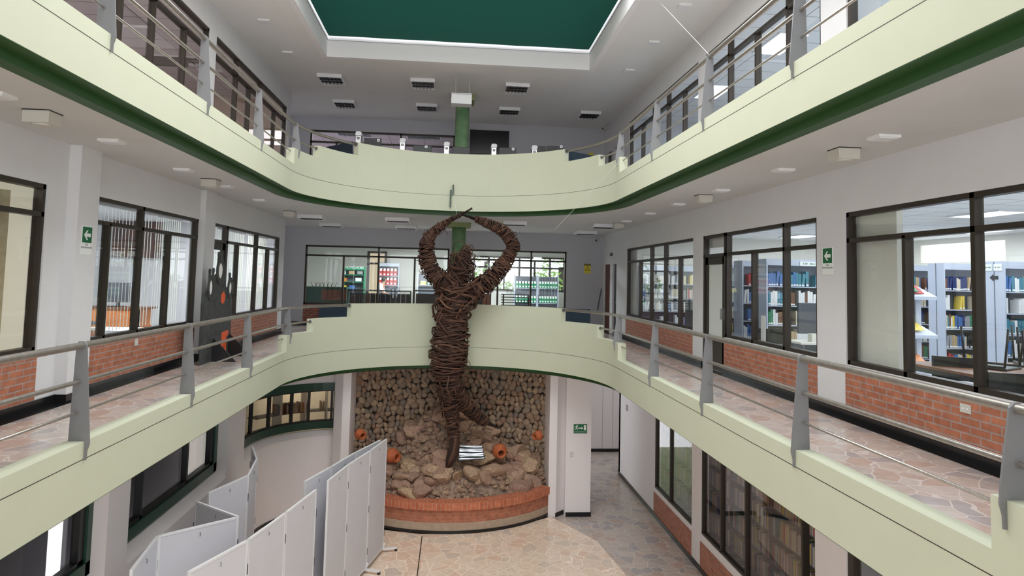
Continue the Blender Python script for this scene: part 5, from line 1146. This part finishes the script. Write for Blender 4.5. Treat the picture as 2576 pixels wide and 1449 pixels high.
# dark green counter, newspaper racks
Yc = 22.9; x0, x1, z0, z1 = bx(766, 872, 725, 765, Yc); t = thing('green_counter', 'dark green counter with orange-brown box fronts, back library', 'counter', ((x0 + x1) / 2, Yc, F2)); MB().box(x0, x1, Yc, Yc + .6, F2, z1).build('body', M['dgreen'], t)
for k in range(8): xa = x0 + .55 + k * .105; MB().box(xa, xa + .095, Yc - .02, Yc, z1 - .42, z1 - .06).build('box_front', M['brown'], t)
MB().box(x0, x1, Yc - .02, Yc + .62, z1, z1 + .03).build('counter_top', M['dgreen'], t)
x0, x1, z0, z1 = bx(780, 850, 714, 724, Yc + .4); t = thing('card_rack', 'dark wire rack of leaning cards on the green counter', 'rack', ((x0 + x1) / 2, Yc + .4, z0)); MB().box(x0, x1, Yc + .38, Yc + .42, z0, z0 + .02).build('base', M['blackp'], t)
for k in range(12): xa = x0 + .1 + (x1 - x0 - .15) * k / 12; MB().bar((xa, Yc + .4, z0 + .02), (xa + (.08 if k % 2 else -.08), Yc + .4, z1 + .04), .02, .012).build('card', M['blackp'], t)
for q, (pa, pb, lab, n) in enumerate(((873, 1035, 'long black rack of upright boards left of the figure', 12), (1040, 1120, 'short black rack of upright boards just behind the figure', 6), (1185, 1236, 'black and maroon board rack right of the figure', 4))):
    Yk = 22.6; x0, x1, z0, z1 = bx(pa, pb, 731, 764, Yk); t = thing('board_rack', lab, 'rack', ((x0 + x1) / 2, Yk, F2)); MB().box(x0, x1, Yk - .03, Yk + .03, z1 - .05, z1).build('top_bar', M['blackp'], t); MB().box(x0, x1, Yk - .15, Yk + .15, F2 + .55, F2 + .6).build('low_shelf', M['blackp'], t)
    for x in (x0 + .02, x1 - .02): MB().box(x - .02, x + .02, Yk - .02, Yk + .02, F2, z1).build('leg', M['blackp'], t)
    for k in range(n): xa = x0 + .08 + (x1 - x0 - .25) * k / max(1, n - 1); MB().box(xa, xa + .16, Yk - .012, Yk + .012, F2 + .6, z1 - .12).build('board', M['brown' if q == 2 and k > 1 else 'blackp'], t)
Yk = 22.4; x0, x1, z0, z1 = bx(1266, 1330, 741, 765, Yk); t = thing('slatted_bench', 'black slatted chair frame right of the figure', 'chair', ((x0 + x1) / 2, Yk, F2))
for x in (x0, x1): MB().box(x - .025, x + .025, Yk - .025, Yk + .025, F2, z1).build('leg', M['blackp'], t)
for k in range(5): MB().box(x0 - .08, x1 + .08, Yk - .02, Yk + .02, z1 - .03 - .09 * k, z1 - .0 - .09 * k).build('slat', M['blackp'], t)
# the garden outside, and a hanging sign in the back library
x0, x1, z0, z1 = bx(1342, 1363, 648, 656, 23.5); t = thing('hanging_sign', 'pale green hanging sign in the back library', 'sign', ((x0 + x1) / 2, 23.5, z0)); MB().box(x0, x1, 23.49, 23.51, z0, z1).build('board', M['frost'], t); text('REVISTAS', .07, ((x0 + x1) / 2, 23.485, (z0 + z1) / 2), RB, M['egreen'], t)
struct(MB().box(-9, 9, 27.3, 40, F2 - .6, F2 - .5).build('floor', M['leaf']))
def shrub(x, y, z, r, h, lab, name='garden_shrub', cat='shrub', trunk=0):
    t = thing(name, lab, cat, (x, y, z)); st = MB(); st.tube([(x, y, z), (x + .05, y, z + h * .5), (x, y, z + h * .8)], [.05 + trunk, .04 + trunk, .02 + trunk], 7); st.build('stem', M['bark'], t)
    m = MB()
    for k in range(420):
        a, b = U(0, 6.28), U(-1, 1); q = Vector((math.cos(a) * math.sqrt(1 - b * b), math.sin(a) * math.sqrt(1 - b * b), b)) * r * U(.5, 1); c = Vector((x, y, z + h * .75)) + Vector((q.x, q.y, q.z * h / r * .5)); s_ = U(.05, .13); u = Vector((U(-1, 1), U(-1, 1), U(-.5, 1))).normalized(); v = u.orthogonal().normalized() * .45
        m.add([c - u * s_, c + v * s_, c + u * s_, c - v * s_], [(0, 1, 2, 3)])
    m.build('foliage', M['leaf'], t); return t
random.seed(4)
for (x, y, h, r, l) in ((.9, 29.5, 1.9, .9, 'garden shrub outside the back window, leftmost'), (2.3, 29.2, 1.6, .8, 'bright garden shrub outside the back window, middle'), (4.1, 30, 2.2, 1.0, 'garden shrub outside the back window, right')): shrub(x, y, F2 - .5, r, h, l)
shrub(1.5, 31, F2 - .5, 1.2, 3.6, 'garden tree behind the back window, left', 'garden_tree', 'tree', .10); shrub(5.2, 32, F2 - .5, 1.3, 3.4, 'garden tree behind the back window, right', 'garden_tree', 'tree', .12)
# person in white by the red files
def person(px, py0, Y, zf):
    p = at(px, py0, Y=Y); x = p.x; top = p.z; H = top - zf; s = H / 1.68; t = thing('person', 'person with black hair in a white shirt turned towards the red files', 'person', (x, Y, zf))
    def skin(name, verts, edges, radii, m, lvl=2):
        me = bpy.data.meshes.new(name); me.from_pydata([(a * s, b * s, c * s) for a, b, c in verts], edges, []); me.materials.append(m); o = bpy.data.objects.new(name, me); COL.objects.link(o); o.parent = t
        md = o.modifiers.new('skin', 'SKIN'); md.use_smooth_shade = True
        for i, r in enumerate(radii): q = me.skin_vertices[0].data[i]; q.radius = (r[0] * s, r[1] * s) if isinstance(r, tuple) else (r * s, r * s); q.use_root = i == 0
        sb = o.modifiers.new('sub', 'SUBSURF'); sb.levels = sb.render_levels = lvl; return o
    V = [(0, 0, .95), (0, .01, 1.15), (0, .0, 1.34), (.02, 0, 1.44), (.05, 0, 1.53), (.07, 0, 1.63),
         (-.05, .16, 1.36), (-.04, .22, 1.12), (.14, .20, 1.02), (.22, .19, 1.02), (-.05, -.16, 1.36), (-.04, -.22, 1.12), (.14, -.20, 1.04), (.22, -.19, 1.05),
         (0, .09, .90), (.0, .10, .50), (-.02, .10, .08), (.12, .11, .04), (0, -.09, .90), (.02, -.10, .50), (-.02, -.10, .08), (.12, -.11, .04)]
    E = [(0, 1), (1, 2), (2, 3), (3, 4), (4, 5), (2, 6), (6, 7), (7, 8), (8, 9), (2, 10), (10, 11), (11, 12), (12, 13), (0, 14), (14, 15), (15, 16), (16, 17), (0, 18), (18, 19), (19, 20), (20, 21)]
    Rr = [(.10, .14), (.09, .13), (.10, .15), .05, .085, .075, .055, .045, .033, .03, .055, .045, .033, .03, .085, .06, .04, .035, .085, .06, .04, .035]
    skin('body', V, E, Rr, M['skin']); sh_ = skin('shirt', [V[0], V[1], V[2], V[6], V[7], V[10], V[11]], [(0, 1), (1, 2), (2, 3), (3, 4), (2, 5), (5, 6)], [(.125, .165), (.115, .16), (.12, .17), .075, .065, .075, .065], M['shirt'])
    skin('trousers', [V[0], V[14], V[15], V[16], V[18], V[19], V[20]], [(0, 1), (1, 2), (2, 3), (0, 4), (4, 5), (5, 6)], [(.12, .15), .10, .075, .055, .10, .075, .055], M['jeans'])
    m = MB(); vs = [Vector((v.x * .105 + .03, v.y * .098, v.z * .115 + 1.59)) for v in IV3]; keep = [f for f in IF3 if not all(vs[i].x > .085 and vs[i].z < 1.64 for i in f)]; m.add([v * s for v in vs], keep); m.v = [(a + x, b + Y, c + zf) for a, b, c in m.v]; m.build('hair', M['hair'], t, smooth=True)
person(964, 697, 24.7, F2)

# ---- left offices: vertical blinds, curtain, desk, painting
def blinds(y0, y1, n, label, z1=.90, z0=-.90, col='blind'):
    t = thing('vertical_blind', label, 'blind', (XL - .30, (y0 + y1) / 2, z0)); MB().box(XL - .33, XL - .27, y0, y1, z1, z1 + .03).build('head_rail', M['white'], t)
    for k in range(n):
        y = y0 + .04 + (y1 - y0 - .08) * k / (n - 1); MB().obox((XL - .30, y, (z0 + z1) / 2), (-.50, .86, 0), .043, (.86, .50, 0), .0014, (0, 0, 1), (z1 - z0) / 2).build('slat', M[col], t)
blinds(8.9, 11.4, 24, 'ivory vertical blind turned open behind the middle left window'); blinds(11.5, 12.55, 12, 'ivory vertical blind at the far end of the middle left window')
blinds(14.3, 16.2, 16, 'ivory vertical blind nearer the door, far left window'); blinds(16.5, 18.1, 14, 'ivory vertical blind at the far end of the far left window')
mb = MB(); n = 70; vs = []; fs = []
for i in range(n + 1):
    y = 2.3 + 5.55 * i / n; x = XL - .32 + .03 * math.sin(i * 1.9); vs += [(x, y, -.93), (x, y, .86)]
for i in range(n): fs.append((2 * i, 2 * i + 1, 2 * i + 3, 2 * i + 2))
tag(setbase(mb.add(vs, fs).build('curtain', M['curtain'], smooth=True)), 'beige curtain drawn across the nearest left window', 'curtain')
Ox = -7.9
Yo = 15.4; ax = lambda px: at(px, 780, Y=Yo).x
dx0_, dx1_ = ax(206), ax(352)
t = thing('office_desk', 'orange wooden office desk behind the middle left window', 'desk', ((dx0_ + dx1_) / 2, Yo, F2))
MB().box(dx0_ - .05, dx1_ + .1, Yo - .05, Yo + .65, -.88, -.84).build('desk_top', M['wood'], t); MB().box(dx0_, dx1_, Yo, Yo + .04, -1.32, -.88).build('front_panel', M['orange'], t); MB().box(dx1_ - .04, dx1_, Yo, Yo + .6, F2, -.88).build('side_panel', M['orange'], t); MB().box(dx0_, dx0_ + .04, Yo, Yo + .6, F2, -.88).build('side_panel', M['orange'], t)
mx0, mx1 = ax(246), ax(306)
t = thing('computer_monitor', 'dark monitor back on the orange office desk', 'monitor', ((mx0 + mx1) / 2, Yo + .3, -.84)); MB().box(mx0, mx1, Yo + .28, Yo + .34, -.74, -.30).build('screen_back', M['greyd'], t, bevel=.008); mc = (mx0 + mx1) / 2; MB().box(mc - .03, mc + .03, Yo + .34, Yo + .38, -.84, -.5).box(mc - .15, mc + .15, Yo + .2, Yo + .42, -.84, -.825).build('stand', M['blackp'], t)
cx_ = at(212, 800, Y=14.3).x; t = thing('office_chair', 'dark grey office chair in front of the orange desk', 'chair', (cx_, 14.3, F2)); MB().box(cx_ - .23, cx_ + .23, 14.1, 14.5, -1.15, -1.08).build('seat', M['greyd'], t, bevel=.02); MB().box(cx_ - .23, cx_ + .23, 14.08, 14.13, -1.0, -.62).build('backrest', M['greyd'], t, bevel=.02); MB().tube([(cx_, 14.3, F2 + .06), (cx_, 14.3, -1.15)], .03).build('column', M['blackp'], t)
m = MB(); [m.bar((cx_, 14.3, F2 + .05), (cx_ + .28 * math.cos(a), 14.3 + .28 * math.sin(a), F2 + .03), .04, .03) for a in (0, 1.256, 2.513, 3.77, 5.03)]; m.build('star_base', M['blackp'], t)
lx = at(285, 830, Y=14.6).x; t = thing('low_table', 'pale low side table before the orange desk', 'table', (lx, 14.6, F2)); MB().box(lx - .5, lx + .5, 14.4, 14.9, -1.27, -1.23).build('table_top', M['cream'], t)
for x in (lx - .45, lx + .45):
    for y in (14.45, 14.85): MB().box(x - .02, x + .02, y - .02, y + .02, F2, -1.27).build('leg', M['greyd'], t)
a, b = at(275, 650, Y=18.42), at(412, 551, Y=18.42)
t = thing('framed_picture', 'wide dark picture with reddish streaks on the office wall', 'picture', ((a.x + b.x) / 2, 18.47, a.z)); MB().box(a.x, b.x, 18.45, 18.5, a.z, b.z).build('frame', M['silver'], t); M['art'] = mat('abstract_picture', (.045, .04, .05), .5, noise=(.20, .075, .04), nscale=2); MB().box(a.x + .04, b.x - .04, 18.44, 18.45, a.z + .04, b.z - .04).build('canvas', M['art'], t)
# dark silhouette board with ring-shaped heads by the left door
t = thing('silhouette_board', 'black cut-out board of linked figures standing by the left door', 'cut-out board', (XL + .42, 12.6, F2)); SX = XL + .42
K_ = lambda y: 12.5 + (y - 13.2) * 1.3
def sil(pts, x, name, m, th=.018): return MB().prism([(K_(y), z) for y, z in pts], 'x', x, x + th).build(name, M[m], t)
B = [(12.62, F2), (12.68, -.9), (12.60, -.55), (12.72, -.35), (12.85, -.25), (12.98, -.2), (13.05, -.05), (13.12, -.02), (13.2, .02), (13.28, .04), (13.38, -.02), (13.46, -.12), (13.5, -.28), (13.62, -.32), (13.74, -.42), (13.80, -.55), (13.78, -.9), (13.80, F2)]
sil(B, SX, 'body', 'charcoal')
for (cy, cz, ry, rz_, l) in ((13.20, .02, .20, .24, 1), (13.64, -.30, .14, .20, 2), (12.86, -.28, .14, .22, 3)):
    cy = K_(cy)
    m = MB(); n = 20; vs = []
    for i in range(n): a = 2 * PI * i / n; c, s_ = math.cos(a), math.sin(a); vs += [(SX + .02, cy + ry * c, cz + rz_ * s_), (SX + .02, cy + ry * .55 * c, cz + rz_ * .6 * s_), (SX + .04, cy + ry * .55 * c, cz + rz_ * .6 * s_), (SX + .04, cy + ry * c, cz + rz_ * s_)]
    m.add(vs, [(i * 4 + k, (i + 1) % n * 4 + k, (i + 1) % n * 4 + (k + 1) % 4, i * 4 + (k + 1) % 4) for i in range(n) for k in range(4)]); m.build('ring_head', M['charcoal'], t)
    MB().lathe([(.001, 0), (ry * .56, 0), (ry * .56, .004)], (0, 0, 0), (1, 0, 0), 20)
    vs = [(SX + .024, cy + ry * .56 * math.cos(2 * PI * i / n), cz + rz_ * .61 * math.sin(2 * PI * i / n)) for i in range(n)]; MB().add(vs + [(x + .004, y, z) for x, y, z in vs], [tuple(range(n)), tuple(range(2 * n - 1, n - 1, -1))]).build('pale_face', M['paper'], t)
for (cy, cz) in ((13.13, .31), (13.25, .33), (13.62, -.06), (12.82, -.0), (12.95, .02), (13.78, -.24)): MB().lathe([(.001, 0), (.05, .001), (.05, .018), (.001, .019)], (SX + .01, K_(cy), cz), (1, 0, 0), 14).build('finger_tip', M['charcoal'], t)
for (cy, cz, a) in ((13.13, .22, 0), (13.25, .24, 0), (13.62, -.12, 0), (12.82, -.08, 0), (12.95, -.06, 0), (13.78, -.32, 0)): MB().box(SX + .01, SX + .028, K_(cy) - .035, K_(cy) + .035, cz - .10, cz + .08).build('finger', M['charcoal'], t)
MB().prism([(K_(y), z) for y, z in [(13.30, -.42), (13.40, -.36), (13.47, -.44), (13.45, -.54), (13.38, -.60), (13.31, -.55)]], 'x', SX + .02, SX + .024).build('orange_patch', M['orangep'], t)
MB().prism([(K_(y), z) for y, z in [(13.40, -1.12), (13.68, -1.10), (13.66, -1.2), (13.6, -1.22), (13.62, -1.50), (13.55, -1.52), (13.52, -1.32), (13.46, -1.52), (13.40, -1.5)]], 'x', SX + .02, SX + .024).build('orange_patch', M['orangep'], t)
MB().prism([(SX - .12, F2), (SX + .45, F2), (SX + .04, F2 + .42)], 'y', 12.3, 12.32).build('foot', M['blackp'], t); MB().prism([(SX - .12, F2), (SX + .5, F2), (SX + .04, F2 + .42)], 'y', 13.15, 13.17).build('foot', M['blackp'], t)
# top right office: white pillar, dark beam boxes
struct(MB().box(RX, 5.35, 7.82, 8.32, F3, 4.78).build('wall_office_pillar', M['wall']))
t = thing('office_door_frame', 'grey inner door frame inside the top right office', 'door frame', (6.8, 13.5, F3)); m = MB(); m.box(6.2, 7.9, 13.4, 13.5, 3.98, 4.1); m.box(7.8, 7.9, 13.4, 13.5, F3, 4.1); m.build('frame', M['greyd'], t); MB().box(6.15, 6.4, 13.4, 13.5, F3, 3.98).build('pale_jamb', M['cream'], t)
t = thing('office_door_frame', 'brown inner door frame inside the top left office', 'door frame', (-6.5, 11.7, F3)); m = MB(); m.box(-7.3, -5.0, 12.35, 12.45, 3.75, 3.9); m.box(-7.3, -7.2, 12.35, 12.45, F3, 3.9); m.build('frame', M['frame'], t)
# ---- ground bookroom: racks of magazines close behind the glass
MAG = ['cream', 'white', 'grey', 'tan', 'brown', 'white', 'cream']
def yrow(y0, y1, x, z, h, cols):
    y = y0
    while y < y1 - .05:
        w = U(.016, .045)
        if rnd() < .03: y += U(.03, .12)
        rest.box(x, x + .2, y, y + w * .9, z, z + h * U(.86, 1)); y += w
for k, (y0, y1) in enumerate(((8.98, 10.4), (10.45, 11.9), (11.95, 13.4), (13.45, 15.0), (15.05, 16.9))):
    t = thing('magazine_rack', 'grey magazine rack behind the ground right glass, %s from the viewer' % ordn0[k], 'rack', (5.27, (y0 + y1) / 2, F1), 'magazine racks on the ground floor')
    for y in (y0, y1): MB().box(5.14, 5.40, y - .012, y + .012, F1, -2.75).build('side_panel', M['greyd'], t)
    for i in range(6):
        z = F1 + .3 + i * .42; MB().box(5.14, 5.40, y0 + .012, y1 - .012, z - .02, z).build('shelf', M['greyd'], t); yrow(y0 + .03, y1 - .03, 5.15, z, .31, MAG)
t = thing('perforated_rack', 'blue-backed white perforated rack seen through the ground glass door', 'rack', (5.4, 8.2, F1)); MB().box(5.3, 5.75, 7.75, 7.79, F1, -2.6).build('blue_back', M['dark'], t)
for y in (7.2, 7.7): MB().box(5.28, 5.32, y, y + .04, F1, -2.6).build('upright', M['white'], t)
for i in range(6): MB().box(5.28, 5.74, 7.2, 7.74, F1 + .25 + i * .45, F1 + .27 + i * .45).build('shelf', M['white'], t)
p0, p1 = at(2009, 1390, X=XR - .01), at(2035, 1449, X=XR - .01); t = thing('notice', 'white printed notice on the ground glass door', 'notice', (XR - .01, (p0.y + p1.y) / 2, -4.15)); MB().box(XR + .012, XR + .016, p1.y, p0.y, -4.5, -4.1).build('sheet', M['paper'], t)
text('BIBLIOTECA', .045, (XR + .011, (p0.y + p1.y) / 2, -4.2), RXW, M['greyd'], t); text('HORARIO', .04, (XR + .011, (p0.y + p1.y) / 2, -4.3), RXW, M['greyd'], t)
t = thing('brown_board', 'brown wooden board leaning inside the ground glass door', 'board', (6.2, 7.0, F1)); MB().box(6.2, 6.25, 5.6, 7.1, F1, -2.6).build('panel', M['brown'], t)
# books in the curved window
random.seed(31)
sx0 = garc(0)[0][0]
t = thing('curved_shelf', 'long shelf curving behind the green curved window', 'shelf', (-3.5, 16.2, -3.4))
for z in (-3.28, -3.62, -2.72): m = MB(); sweep(m, garc(0, 97, 150), RC + .55, RC + .85, z - .02, z); m.build('shelf', M['greyd'], t)
for a_ in (103.5, 117, 133): m = MB(); sweep(m, garc(0, a_, a_ + 1.2, 1), RC + .5, RC + .87, -3.7, -2.6); m.build('divider', M['cream'], t)
a_ = 104.8; lastc = 0
seq = ['tan'] * 3 + [None] * 4 + ['red', 'red', 'cream', 'orange', 'tan', 'tan', 'brown', 'tan', 'cream', 'tan', 'tan', 'yellow', 'brown', 'black', 'cream', 'brown', 'black', 'brown', 'orange', 'brown', 'black', 'brown']
for k, c in enumerate(seq):
    a_ += .95
    if c is None: a_ += .8; continue
    q = math.radians(a_); r = RC + .62; x, y = CX + r * math.cos(q), CY + r * math.sin(q)
    o = book(c, x, y, -3.28, .032, .18, .24 * U(.85, 1), U(.0, .25) if k < 3 else U(-.05, .1), ', %s from the right behind the green curved window' % ORD[k], 'books behind the curved window', rz=q - PI / 2 + PI)
o = rest.build('book', island_mat('mixed_books', [BC[c] for c in ('white', 'cream', 'blue', 'brown', 'white', 'tan', 'grey', 'teal', 'cream', 'red', 'white', 'yellow', 'green')], .6, 0, 10, mixnoise=.05)); tag(o, 'remaining rows of books and magazines on the library shelves', 'books', None, 'stuff')
print('BOOKS', nbook[0], 'rest', len(rest.f) // 6)

# ---------------------------------------------------------------- lift everything so the ground floor is z = 0
for o in list(bpy.data.objects):
    if o.parent is None: o.location.z += LIFT
